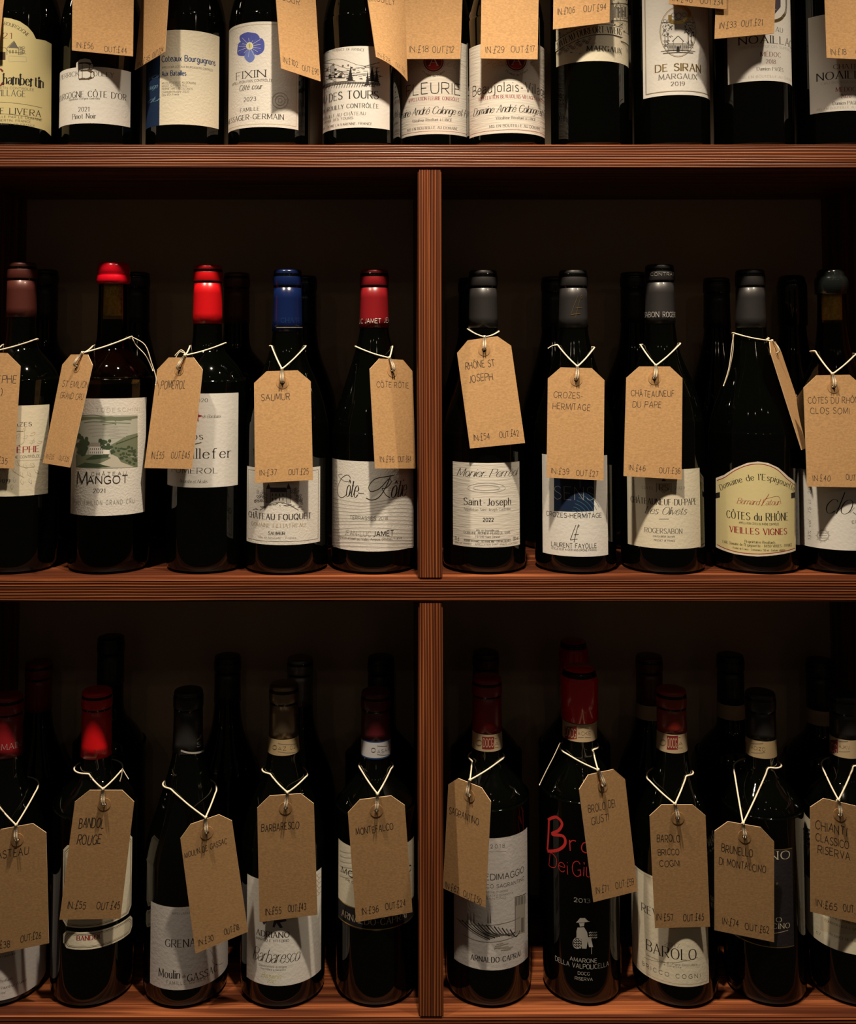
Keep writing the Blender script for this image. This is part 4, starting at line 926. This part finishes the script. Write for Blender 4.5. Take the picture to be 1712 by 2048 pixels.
d.text('2013', 1148, 1180, 1805, 8, 'sans', 'lg')
LG = C['lg']
d.fill([(1155, 1842), (1160, 1836), (1170, 1836), (1175, 1841), (1180, 1843), (1152, 1845)], LG); d.fill([(1158, 1846), (1169, 1845), (1168, 1852), (1160, 1853)], LG)
d.fill([(1155, 1855), (1168, 1854), (1174, 1864), (1176, 1874), (1182, 1876), (1186, 1894), (1178, 1894), (1175, 1882), (1173, 1897), (1164, 1897), (1163, 1878), (1153, 1876), (1153, 1862)], LG)
for i in range(12): d.line([(1148 + (i % 3) * 5, 1878 + (i // 3) * 5), (1152 + (i % 3) * 5, 1881 + (i // 3) * 5)], LG, 1.2); d.line([(1178 + (i % 4) * 4, 1866 + (i // 4) * 5), (1182 + (i % 4) * 4, 1864 + (i // 4) * 5)], LG, 1.1)
d.ellipse(1155, 1886, 9, 11, LG, .5); d.line([(1183, 1893), (1183, 1908)], LG, .4)
d.text('AMARONE', 1140, 1194, 1925, 8, 'sans', 'lg'); d.text('DELLA VALPOLICELLA', 1111, 1217, 1937, 9, 'sans', 'lg'); d.text('DOCG', 1156, 1179, 1950, 6, 'sans', 'lg'); d.text('RISERVA', 1150, 1185, 1961, 6, 'sans', 'lg')
d.build('glass_print', B.o)
# 8
B = Bottle(1337, 'b', 1376, 'slop', .0390, .050)
dark_bottle(B, 'bottle with red brown capsule and cream thin-bordered label, bottom shelf', 1466, RBR)
strip(B, 1467, 1504, SPINK, (('dark', 2, 24, 'DOCG'), ('ring', -12, 0, ''), ('txt', 25, 33, 'A')))
d = Draw(B); a0, a1, z0, z1 = zone(d, 1259, 1416, 1760, 1968, PC)
frame(d, a0, a1, z0, z1, .0022, C['tan'], .4)
d.text('REVERDITO', 1284, 1396, 1843, 16, 'serif', 'k'); d.text('2017', 1329, 1359, 1893, 7, 'serif', 'g'); d.text('BAROLO', 1294, 1392, 1917, 21, 'serif', 'k', bold=.9); d.line([(1288, 1914), (1310, 1922), (1340, 1925), (1370, 1922), (1396, 1914)], C['g'], .3, True)
d.text('Denominazione di Origine Controllata', 1294, 1394, 1929, 4, 'serif', 'g'); d.text('e Garantita', 1328, 1362, 1934, 3.6, 'serif', 'g'); d.text('BRICCO COGNI', 1285, 1400, 1954, 8, 'ls', 'k'); d.build('front_label', B.o)
# 9
B = Bottle(1513, 'b', 1382, 'bord', .0365, .050)
dark_bottle(B, 'bottle with black capsule and near black gold-edged label, bottom shelf', 1478, BLK)
strip(B, 1479, 1513, STAN, (('txt', -4, 24, 'ADIZO'), ('dark', -30, -14, 'CG')))
d = Draw(B); a0, a1, z0, z1 = zone(d, 1442, 1586, 1692, 1888, PK)
for z in (z0 + .0006, z1 - .0006): d.ribbon([(a0, z), (a1, z)], [.0007] * 2, C['au'])
d.text('BANFIANO', 1446, 1579, 1714, 16, 'serif', 'cr'); d.ellipse(1554, 1767, 2.5, 2.5, C['au']); d.text('BRUNELLO', 1470, 1563, 1839, 9, 'serif', 'cr'); d.text('DI MONTALCINO', 1462, 1579, 1853, 10, 'serif', 'cr'); d.line([(1480, 1860), (1576, 1860)], C['tan'], .5); d.build('front_label', B.o)
# 10
B = Bottle(1680, 'b', 1386, 'bord', .0380, .050)
dark_bottle(B, 'bottle with black capsule and white label with purple ornaments, rightmost on bottom shelf', 1474, BLK)
strip(B, 1475, 1511, SPINK, (('dark', -22, 4, 'DOCG'), ('txt', 6, 28, 'AJKV')))
d = Draw(B); zone(d, 1609, 1752, 1662, 1899, PC)
d.fill([(1610, 1652), (1624, 1660), (1624, 1760), (1610, 1745)], C['pu'])
for k in range(3): d.ellipse(1618, 1668 + k * 10, 5, 4, C['w'], .5)
d.line([(1614, 1688), (1616, 1712), (1619, 1694), (1622, 1714)], C['w'], 1.2); d.fill([(1613, 1720), (1624, 1726), (1624, 1744), (1613, 1736)], C['dr'])
d.fill([(1641, 1832), (1750, 1832), (1750, 1860), (1641, 1860)], C['cr']); d.text('DENOMINAZIONE DI ORIGINE', 1650, 1740, 1846, 5, 'serif', 'br'); d.text('CONTROLLATA E GARANTITA', 1650, 1740, 1858, 5, 'serif', 'br'); d.text('PRODUCT OF ITALY', 1658, 1720, 1880, 5, 'serif', 'g'); d.text('75 cl', 1618, 1638, 1862, 6, 'italic', 'g')
d.build('front_label', B.o)

# ------------------------------------------------------------------ bottles in the back row
BACK = [('m', 82, 540, 'bord', BLK, 0, 'dark bottle behind the leaf-label bottle'), ('m', 268, 545, 'burg', BLK, 0, 'dark bottle behind the green landscape bottle'),
        ('m', 470, 546, 'bord', MAR, 0, 'dark bottle peeking out right of the bright red capsule'), ('m', 606, 552, 'slop', BLU, 0, 'dark bottle behind the navy capsule bottle'),
        ('m', 944, 556, 'burg', CHA, 0, 'dark bottle behind the plain charcoal capsule beside the divider'), ('m', 1112, 554, 'burg', CHA, 0, 'dark bottle behind the gold monogram capsule'),
        ('m', 1272, 545, 'slop', BLK, 0, 'dark bottle left behind the white-lettered charcoal capsule'), ('m', 1440, 556, 'burg', BLK, 0, 'dark bottle behind the yellow arched label bottle'), ('m', 1592, 552, 'slop', BWAX, 0, 'dark bottle left behind the black wax bottle'),
        ('b', 84, 1322, 'slop', CRI, 0, 'dark bottle behind the lettered red capsule, bottom left'), ('b', 226, 1272, 'bord', BLK, 0, 'tall black bottle standing in for a shadow behind the plain red capsule on bottom shelf'),  # the tall black bottle is added in place of a shadow on the back board
        ('b', 458, 1310, 'slop', BLK, 0, 'black bottle showing just left of the bronze capsule'), ('b', 602, 1314, 'slop', GRY, 0, 'bottle with grey capsule right behind the bronze capsule'), ('b', 762, 1312, 'bord', BLK, 0, 'black bottle behind the blue-edged seal beside the divider'),
        ('b', 970, 1302, 'bord', DMAR, 0, 'bottle with dark red capsule behind the vineyard label bottle'), ('b', 1144, 1280, 'bord', WAX, 0, 'bottle with red wax neck behind the black printed bottle'), ('b', 1294, 1310, 'slop', DMAR, 1, 'bottle with maroon capsule and seal behind the thin-bordered label'),
        ('b', 1455, 1308, 'bord', BLK, 1, 'black capsule bottle with seal, behind the near black label'), ('b', 1632, 1318, 'bord', BLK, 1, 'black capsule bottle with seal at the back, far bottom right'),
        ('t', 930, -235, 'burg', BLK, 2, 'bottle behind the two medallion labels, pale label edge showing'), ('t', 1270, -240, 'bord', BLK, 2, 'bottle in back gap left of the gold-bordered label'), ('t', 1592, -240, 'bord', BLK, 2, 'bottle in the gap between the two rightmost top bottles')]
for row, px, py, kind, capm, extra, lab in BACK:
    r = .0375; Y = DEPTH - r - .006
    B = Bottle(px, row, py, kind, r, Y)
    B.root(lab + ' in the back row', 'bottles standing in the back row')
    B.glass(); B.capsule(py + 100, capm, 'thickwax' if capm in (WAX, BWAX) else 'foil')
    if extra == 1: strip(B, py + 101, py + 130, SPINK, ())
    if extra == 2:
        d = Draw(B); z = B.px(px, 30)[1], B.px(px, 240)[1]; d.fill_dom([(-.042, z[1]), (.042, z[1]), (.042, z[0]), (-.042, z[0])], PC if px < 1500 else PW, True)
        d.fill_dom([(-.040, z[1] + .03), (.040, z[1] + .03), (.040, z[1] + .034), (-.040, z[1] + .034)], C['tan']); d.build('front_label', B.o)


# ------------------------------------------------------------------ hanging price tags
class TagSurf:
    """a card given by its four corners (seen) and the depths of its left/right edges at top and bottom"""
    def __init__(s, B, c, yaw=0.0, lean=None, curl=0.0, fwd=0.0, y0=None):
        s.c, s.B, s.curl = c, B, curl
        zb = at(*c[3], B.Y - B.r).z - B.zb; ybot = B.Y - B.rad(max(zb, .01)) - .0025
        ytop = ybot + ({'t': .018, 'm': .007, 'b': -.010}[B.row] if lean is None else lean)
        if y0 is not None: ybot, ytop = y0, y0 + (lean or 0)
        sh = -fwd
        for _ in range(6):
            s.set(ytop + sh, ybot + sh, yaw); worst = 0
            for iu in range(9):
                for iv in range(13):
                    p = s.pt(iu / 8, iv / 12, -.0006)
                    z = p.z - B.zb
                    if z > B.H: continue
                    r = B.rad(z) + .0012; dx = p.x - B.x
                    if abs(dx) < r: worst = max(worst, p.y - (B.Y - math.sqrt(r * r - dx * dx)))
            if worst <= 1e-5: break
            sh -= worst
    def set(s, yt, yb, yaw):
        tl, tr, br, bl = s.c; h = yaw / 2                         # yaw > 0: the left edge lies deeper than the right
        s.q = [at(*tl, yt + h), at(*tr, yt - h), at(*br, yb - h), at(*bl, yb + h)]
        s.W = (s.q[1] - s.q[0]).length; s.Hh = (s.q[3] - s.q[0]).length
        s.n = (s.q[3] - s.q[0]).cross(s.q[1] - s.q[0]).normalized()
        if s.n.y > 0: s.n = -s.n
    def pt(s, u, v, off=0.0):
        a = s.q[0].lerp(s.q[1], u); b = s.q[3].lerp(s.q[2], u)
        return a.lerp(b, v) + s.n * (off + s.curl * (1 - (2 * u - 1) ** 2) * (.3 + .7 * v))
    def uv(s, px, py):
        u = v = .5
        tl, tr, br, bl = s.c
        for _ in range(12):
            x = (tl[0] * (1 - u) + tr[0] * u) * (1 - v) + (bl[0] * (1 - u) + br[0] * u) * v; y = (tl[1] * (1 - u) + tr[1] * u) * (1 - v) + (bl[1] * (1 - u) + br[1] * u) * v
            xu = (tr[0] - tl[0]) * (1 - v) + (br[0] - bl[0]) * v; yu = (tr[1] - tl[1]) * (1 - v) + (br[1] - bl[1]) * v
            xv = (bl[0] - tl[0]) * (1 - u) + (br[0] - tr[0]) * u; yv = (bl[1] - tl[1]) * (1 - u) + (br[1] - tr[1]) * u
            D = xu * yv - xv * yu or 1e-9; ex, ey = px - x, py - y
            u += (ex * yv - ey * xv) / D; v += (ey * xu - ex * yu) / D
        return u, v
    def px(s, px, py):
        u, v = s.uv(px, py); return (u * s.W, -v * s.Hh)
    def P(s, a, z, off): return s.pt(a / s.W, -z / s.Hh, off + .0003) - s.base

TWR = .00074
def price_tag(B, label, c, texts, knot, L, Rr, yaw=0.0, lean=None, curl=0.0, fwd=0.0, tails=(), y0=None, back=None):
    S = TagSurf(B, c, yaw, lean, curl, fwd, y0)
    S.base = (S.q[2] + S.q[3]) / 2
    root = thing('price_tag', label, 'price tag', S.base, 'kraft price tags hung round the bottle necks')
    W, H = S.W, S.Hh; ch = .225; cv = .225 * W / H * .9; hu, hv, hr = .5, .108, .0022
    # card with cut corners, a punched hole and real thickness
    outl = [(0, 1)] + [(0, 1 - (1 - cv) * i / 10) for i in range(1, 10)] + [(0, cv), (ch, 0), (1 - ch, 0), (1, cv)] + [(1, cv + (1 - cv) * i / 10) for i in range(1, 10)] + [(1, 1)] + [(1 - i / 8, 1) for i in range(1, 8)]
    hole = [(hu + hr / W * math.cos(a), hv + hr / H * math.sin(a)) for a in [i * math.pi / 8 for i in range(16)]]
    tmp = bmesh.new()
    vo = [tmp.verts.new((u, v, 0)) for u, v in outl]; vh = [tmp.verts.new((u, v, 0)) for u, v in hole]
    ed = [tmp.edges.new((l[i], l[(i + 1) % len(l)])) for l in (vo, vh) for i in range(len(l))]
    bmesh.ops.triangle_fill(tmp, edges=ed, use_beauty=True)
    for f in list(tmp.faces):                                      # keep the punched hole open
        cc = f.calc_center_median()
        if math.hypot((cc.x - hu) * W, (cc.y - hv) * H) < hr * .9: tmp.faces.remove(f)
    for ax in (0, 1):
        for k in range(1, 12): bmesh.ops.bisect_plane(tmp, geom=list(tmp.verts) + list(tmp.edges) + list(tmp.faces), plane_co=(k / 12, k / 12, 0), plane_no=(1 - ax, ax, 0))
    bm = bmesh.new(); F_, Bk = {}, {}
    for v in tmp.verts:
        F_[v] = bm.verts.new(S.pt(v.co.x, v.co.y, .0003) - S.base); Bk[v] = bm.verts.new(S.pt(v.co.x, v.co.y, -.0003) - S.base)
    for f in tmp.faces:
        bm.faces.new([F_[v] for v in f.verts]); bm.faces.new([Bk[v] for v in reversed(f.verts)])
    for e in tmp.edges:
        if len(e.link_faces) == 1:
            a, b = e.verts; f = bm.faces.new((F_[a], F_[b], Bk[b], Bk[a])); f.material_index = 1
    tmp.free()
    dd = Draw(S); dd.bm.free(); dd.bm = bm; dd.mats = [KRAFT, KRAFTE]
    for t in texts:
        st, x0, x1, yb, cap = t[:5]
        dd.text(st, x0, x1, yb, cap, 'hand', PEN, t[5] if len(t) > 5 else None)
    bm.normal_update(); dd.build('tag_card', root)
    # paper reinforcing ring
    rb = bmesh.new(); ro = .0058; A = []
    for i in range(32):
        a = i / 32 * 6.2832; cu, su = math.cos(a), math.sin(a)
        A.append([rb.verts.new(S.pt(hu + r * cu / W, hv + r * su / H, o) - S.base) for r, o in ((hr, .0003), (hr, .00058), (ro, .00058), (ro, .0003))])
    for i in range(32):
        for k in range(3): rb.faces.new((A[i][k], A[i][k + 1], A[(i + 1) % 32][k + 1], A[(i + 1) % 32][k]))
    new_obj('reinforcing_ring', rb, [RING], root)
    # twine: hole to knot, round the neck and back
    hc = S.pt(hu, hv, .001); hb = S.pt(hu, hv, -.0022)
    (ku, kv) = S.uv(*knot); K3 = at(*knot, S.pt(min(max(ku, 0), 1), 0).y - .0012)
    bm = bmesh.new(); sx = S.q[1] - S.q[0]; sx.normalize()
    for sg in (-1, 1):
        up = (K3 - hc) / 3
        tube([p - S.base for p in (hb + sx * sg * .0007, hc + sx * sg * .0008 + S.n * .0014, hc + up * .35 + sx * sg * .0010 + S.n * .0030, hc + up * 1.4 + sx * sg * .0010 + S.n * .0026, K3 + sx * sg * .0006 + S.n * .0004)], TWR, bm)
    tube([p - S.base for p in (hb, (hb * .4 + S.pt(hu, 0, -.002) * .6), K3 + Vector((0, .001, 0)))], TWR, bm)
    tube([Vector((TWR * 1.2 * math.cos(a), TWR * 1.2 * math.sin(a) * .5, .0011 * math.sin(2 * a + .5))) * 1.0 + K3 - S.base for a in [i / 10 * 6.2832 for i in range(11)]], TWR, bm)
    def hug(p, lift=.0009):                                       # keep the twine on the outside of the glass
        z = p.z - B.zb
        if 0 < z < B.H:
            r = B.rad(z) + lift; dx = p.x - B.x
            if abs(dx) < r: return Vector((p.x, min(p.y, B.Y - math.sqrt(r * r - dx * dx)), p.z))
        return p
    def strand(q):                                                # knot to the side of the neck, lying on the glass
        out = []
        for i in range(11):
            t = i / 10; x, y = knot[0] + (q[0] - knot[0]) * t, knot[1] + (q[1] - knot[1]) * t + 2.2 * math.sin(math.pi * t)
            Y = K3.y + (B.Y - K3.y) * t; p = at(x, y, Y)
            for _ in range(4): p = at(x, y, hug(p).y)
            out.append(p)
        return out
    sl, sr = strand(L), strand(Rr)
    PL_, PR_ = sl[-1], sr[-1]
    loop = list(sl); al = math.atan2(PL_.x - B.x, B.Y - PL_.y); ar = math.atan2(PR_.x - B.x, B.Y - PR_.y) - 2 * math.pi
    rl, rr = math.hypot(PL_.x - B.x, PL_.y - B.Y), math.hypot(PR_.x - B.x, PR_.y - B.Y)
    for i in range(1, 10):
        t = i / 10; a = al + (ar - al) * t; z = PL_.z + (PR_.z - PL_.z) * t; r = max(rl + (rr - rl) * t, B.rad(z - B.zb) + .001)
        loop.append(Vector((B.x + r * math.sin(a), B.Y - r * math.cos(a), z)))
    loop += sr[::-1]
    tube([Vector(p) - S.base for p in spline([tuple(p) for p in loop], 3)], TWR, bm)
    for tl in tails:
        y = tl[0]; tube([Vector(p) - S.base for p in spline([tuple(hug(at(x, yy, y + B.Y - B.r))) for x, yy in tl[1:]], 6)], TWR * .6, bm)
    new_obj('twine', bm, [TWINE], root)
    return root

b_ = lambda row, px: ALLB[(row, px)]
def prices(i, ix0, ix1, iy, o, ox0, ox1, oy, cap=12): return [('IN:£' + i, ix0, ix1, iy, cap), ('OUT:£' + o, ox0, ox1, oy, cap)]
UP = lambda B: (B.pxcap(0)[0] - 24, B.pxcap(0)[0] + 24)
# top shelf (the upper halves and the necks rise out of the photo)
def top_tag(px, label, c, texts, **k):
    B = b_('t', px); x = B.pxcap(0)[0]; top = (c[0][1] + c[1][1]) / 2; kx = (c[0][0] + c[1][0]) / 2
    price_tag(B, label, c, texts, (kx, top - 3), (x - 26, top - 45), (x + 27, top - 45), **k)
top_tag(25, 'narrow sliver of kraft tag at the left frame edge, on the house label bottle', [(-97, -136), (22, -128), (-2, 98), (-120, 92)], [])
top_tag(191, 'kraft tag priced 56 in and 44 out, above the letter B label', [(146, -120), (269, -116), (266, 113), (144, 101)], prices('56', 153, 187, 97, '44', 209, 254, 105, 11))
top_tag(364, 'dark shaded kraft tag turned edgewise over the navy half of a label', [(293, -95), (345, -120), (330, 104), (270, 140)], prices('35', 276, 300, 128, '24', 306, 326, 110, 10), yaw=.034, y0=.016, lean=.008)
top_tag(534, 'kraft tag priced 102 in and 90 out, right of the blue flower', [(545, -92), (627, -66), (641, 163), (562, 137)], [('COTE', 556, 590, -16, 12), ('COUR', 563, 598, 6, 12)] + prices('102', 567, 595, 130, '90', 604, 637, 146, 11), yaw=-.026, fwd=.004)
top_tag(722, 'curled kraft tag with a pointed lower corner over the tower engraving', [(722, -88), (806, -96), (815, 163), (752, 114)], [('BROUILLY', 738, 786, 9, 12)] + prices('28', 756, 775, 122, '20', 788, 808, 144, 8), yaw=-.028, curl=.004)
top_tag(872, 'kraft tag priced 18 in and 12 out, on the left medallion label', [(812, -106), (928, -106), (921, 118), (808, 118)], prices('18', 818, 856, 105, '12', 865, 907, 106, 12))
top_tag(1016, 'kraft tag priced 29 in and 17 out, on the right medallion label', [(964, -106), (1079, -106), (1075, 119), (961, 117)], prices('29', 971, 1008, 106, '17', 1022, 1069, 105, 12))
top_tag(1187, 'kraft tag priced 106 in and 94 out, above the engraved banner', [(1109, -165), (1222, -178), (1219, 45), (1106, 59)], prices('106', 1115, 1149, 29, '94', 1167, 1212, 23, 12))
top_tag(1352, 'kraft tag priced 46 in and 34 out, on the gold-bordered label', [(1340, -213), (1454, -203), (1453, 19), (1338, 8)], prices('46', 1345, 1384, 4, '34', 1400, 1446, 9, 12), fwd=.010)
top_tag(1519, 'kraft tag priced 33 in and 21 out, half shaded beside the gold arch', [(1436, -145), (1556, -156), (1548, 67), (1429, 78)], prices('33', 1438, 1472, 57, '21', 1482, 1524, 53, 12))
top_tag(1685, 'kraft tag priced 18 in, at the right frame edge of the top shelf', [(1645, -110), (1762, -104), (1770, 121), (1653, 116)], prices('18', 1661, 1692, 110, '12', 1712, 1750, 112, 11))
# middle shelf
price_tag(b_('m', 36), 'kraft tag cut by the left frame edge, covering the leaf ornament label', [(-82, 703), (43, 707), (28, 937), (-97, 933)], [('ST ESTEPHE', -66, 33, 766, 15), ('(CAZES)', -60, 4, 790, 14), ('IN:£45', -88, -50, 925, 12), ('OUT:£35', -28, 14, 927, 12)], (-20, 704), (5, 690), (74, 678))
price_tag(b_('m', 221), 'narrow shaded kraft tag tilted left of the green landscape label', [(129, 709), (190, 709), (140, 935), (86, 926)], [('ST EMILION', 124, 176, 776, 13), ('GRAND CRU', 120, 166, 799, 12)] + prices('35', 92, 108, 918, '25', 118, 138, 922, 9), (165, 706), (186, 692), (263, 673), yaw=.030, y0=.002, lean=.012, tails=[(.012, (264, 674), (290, 690), (303, 725), (312, 755), (311, 770)), (.014, (264, 674), (272, 690), (292, 712), (306, 742))])
price_tag(b_('m', 412), 'kraft tag priced 55 in and 45 out, left of the red star label', [(318, 715), (408, 715), (384, 938), (289, 936)], [('POMEROL', 322, 371, 778, 16)] + prices('55', 303, 328, 917, '45', 343, 379, 917, 13), (370, 711), (380, 692), (451, 686), yaw=.030, tails=[(.018, (372, 708), (362, 700), (350, 711)), (.018, (372, 708), (360, 704), (352, 715))])
price_tag(b_('m', 573), 'kraft tag priced 37 in and 25 out, below the navy capsule', [(508, 743), (621, 740), (626, 960), (510, 966)], [('SAUMUR', 523, 580, 801, 13)] + prices('37', 520, 553, 951, '25', 577, 617, 949, 11), (564, 738), (543, 692), (612, 692))
price_tag(b_('m', 748), 'curved kraft tag priced 96 in and 84 out, against the divider', [(738, 716), (824, 721), (831, 937), (750, 937)], [('CÔTE RÔTIE', 752, 816, 776, 11)] + prices('96', 758, 784, 924, '84', 792, 820, 924, 11), (779, 716), (711, 693), (785, 693), yaw=-.030, curl=.0025)
price_tag(b_('m', 968), 'kraft tag leaning right, priced 54 in and 42 out, right of the divider', [(911, 684), (1019, 669), (1050, 886), (940, 897)], [('RHÔNE ST', 931, 990, 736, 14), ('JOSEPH', 938, 986, 763, 14)] + prices('54', 948, 980, 880, '42', 999, 1038, 874, 12), (969, 674), (935, 658), (998, 663))
price_tag(b_('m', 1150), 'kraft tag priced 39 in and 27 out, over the blue square label', [(1096, 734), (1209, 737), (1207, 961), (1093, 955)], [('CROZES-', 1107, 1165, 797, 12), ('HERMITAGE', 1105, 1180, 820, 12)] + prices('39', 1102, 1138, 948, '27', 1152, 1196, 952, 11), (1155, 733), (1115, 690), (1189, 695), tails=[(.02, (1114, 690), (1104, 692), (1096, 697))])
price_tag(b_('m', 1325), 'kraft tag priced 46 in and 36 out, above the crest label', [(1253, 733), (1365, 733), (1363, 959), (1247, 952)], [('CHÂTEAUNEUF', 1262, 1348, 794, 12), ('DU PAPE', 1265, 1322, 815, 12)] + prices('46', 1258, 1290, 942, '36', 1318, 1360, 947, 11), (1312, 731), (1281, 690), (1361, 687))
price_tag(b_('m', 1508), 'kraft tag seen edge-on, hanging at the yellow arched label', [(1534, 683), (1555, 683), (1625, 891), (1603, 900)], [], (1544, 682), (1466, 666), (1534, 678), yaw=-.046, y0=.040, lean=.006, tails=[(.012, (1468, 666), (1464, 690), (1458, 735), (1447, 772)), (.013, (1466, 666), (1466, 700), (1458, 742), (1450, 765))])
price_tag(b_('m', 1672), 'kraft tag priced 40 in, rightmost on the middle shelf', [(1606, 751), (1726, 749), (1734, 975), (1614, 973)], [('CÔTES DU RHÔNE', 1616, 1724, 807, 12), ('CLOS SOMI', 1621, 1698, 828, 12)] + prices('40', 1626, 1660, 962, '28', 1692, 1728, 960, 11), (1665, 748), (1630, 702), (1712, 708))
# bottom shelf
price_tag(b_('b', 24), 'kraft tag cut by the left frame edge on the bottom shelf', [(-24, 1663), (92, 1642), (98, 1886), (-18, 1910)], [('RASTEAU', -16, 57, 1713, 15)] + prices('38', -14, 20, 1896, '26', 41, 82, 1880, 13), (32, 1650), (-12, 1600), (75, 1576))
price_tag(b_('b', 200), 'kraft tag priced 55 in and 45 out, over the chamfered label', [(153, 1580), (271, 1580), (241, 1837), (119, 1839)], [('BANDOL', 158, 207, 1655, 19), ('ROUGE', 154, 201, 1688, 19)] + prices('55', 135, 171, 1817, '45', 193, 239, 1818, 14), (206, 1578), (177, 1548), (245, 1538), tails=[(.022, (245, 1538), (243, 1552), (240, 1562)), (.022, (245, 1538), (252, 1550), (257, 1558))])
price_tag(b_('b', 381), 'strongly tilted kraft tag priced 30 in and 18 out, bottom shelf', [(358, 1656), (461, 1621), (496, 1863), (391, 1907)], [('MOULIN DE GASSAC', 368, 456, 1701, 11)] + prices('30', 397, 428, 1886, '18', 448, 479, 1864, 12), (411, 1635), (341, 1578), (433, 1580), fwd=.004, yaw=-.006)
price_tag(b_('b', 570), 'kraft tag priced 55 in and 43 out, below the bronze capsule', [(514, 1593), (627, 1585), (635, 1829), (519, 1844)], [('BARBARESCO', 523, 598, 1660, 14)] + prices('55', 531, 562, 1828, '43', 576, 612, 1821, 13), (575, 1585), (540, 1548), (615, 1550))
price_tag(b_('b', 752), 'kraft tag priced 36 in and 24 out, over the black banded label', [(694, 1602), (808, 1588), (825, 1824), (712, 1844)], [('MONTEFALCO', 712, 787, 1664, 13)] + prices('36', 724, 757, 1826, '24', 771, 811, 1815, 13), (755, 1588), (720, 1536), (782, 1538))
price_tag(b_('b', 972), 'kraft tag priced 67 in, beside the divider over the vineyard label', [(898, 1549), (983, 1583), (971, 1815), (886, 1776)], [('SAGRANTINO', 898, 958, 1638, 14)] + prices('67', 891, 918, 1781, '50', 927, 963, 1801, 13), (940, 1560), (944, 1522), (1007, 1516), yaw=.026)
price_tag(b_('b', 1155), 'kraft tag priced 71 in and 59 out, beside the red printed writing', [(1155, 1554), (1247, 1534), (1275, 1782), (1187, 1804)], [('BROLO DEI', 1176, 1230, 1619, 15), ('GIUSTI', 1182, 1217, 1645, 15)] + prices('71', 1191, 1217, 1785, '59', 1230, 1268, 1773, 13), (1196, 1540), (1126, 1503), (1186, 1500), yaw=-.028, tails=[(.022, (1120, 1486), (1108, 1512), (1092, 1543), (1079, 1570))])
price_tag(b_('b', 1337), 'kraft tag priced 57 in and 45 out, over the thin-bordered label', [(1298, 1609), (1410, 1609), (1420, 1853), (1310, 1856)], [('BAROLO', 1314, 1360, 1683, 14), ('BRICCO', 1316, 1358, 1709, 12), ('COGNI', 1319, 1359, 1732, 12)] + prices('57', 1313, 1347, 1840, '45', 1366, 1407, 1841, 13), (1350, 1608), (1294, 1556), (1373, 1552))
price_tag(b_('b', 1513), 'dim kraft tag sloping down right over the near black label', [(1429, 1638), (1548, 1659), (1548, 1884), (1429, 1860)], [('BRUNELLO', 1443, 1505, 1708, 15), ('DI MONTALCINO', 1438, 1531, 1737, 14)] + prices('74', 1445, 1477, 1850, '62', 1490, 1538, 1862, 13), (1486, 1647), (1468, 1540), (1537, 1536))
price_tag(b_('b', 1680), 'kraft tag priced 65 in, rightmost on the bottom shelf', [(1620, 1590), (1738, 1618), (1739, 1852), (1621, 1823)], [('CHIANTI', 1630, 1692, 1664, 17), ('CLASSICO', 1631, 1697, 1689, 15), ('RISERVA', 1635, 1700, 1712, 15)] + prices('65', 1632, 1673, 1816, '53', 1686, 1728, 1826, 14), (1677, 1600), (1645, 1535), (1708, 1532))
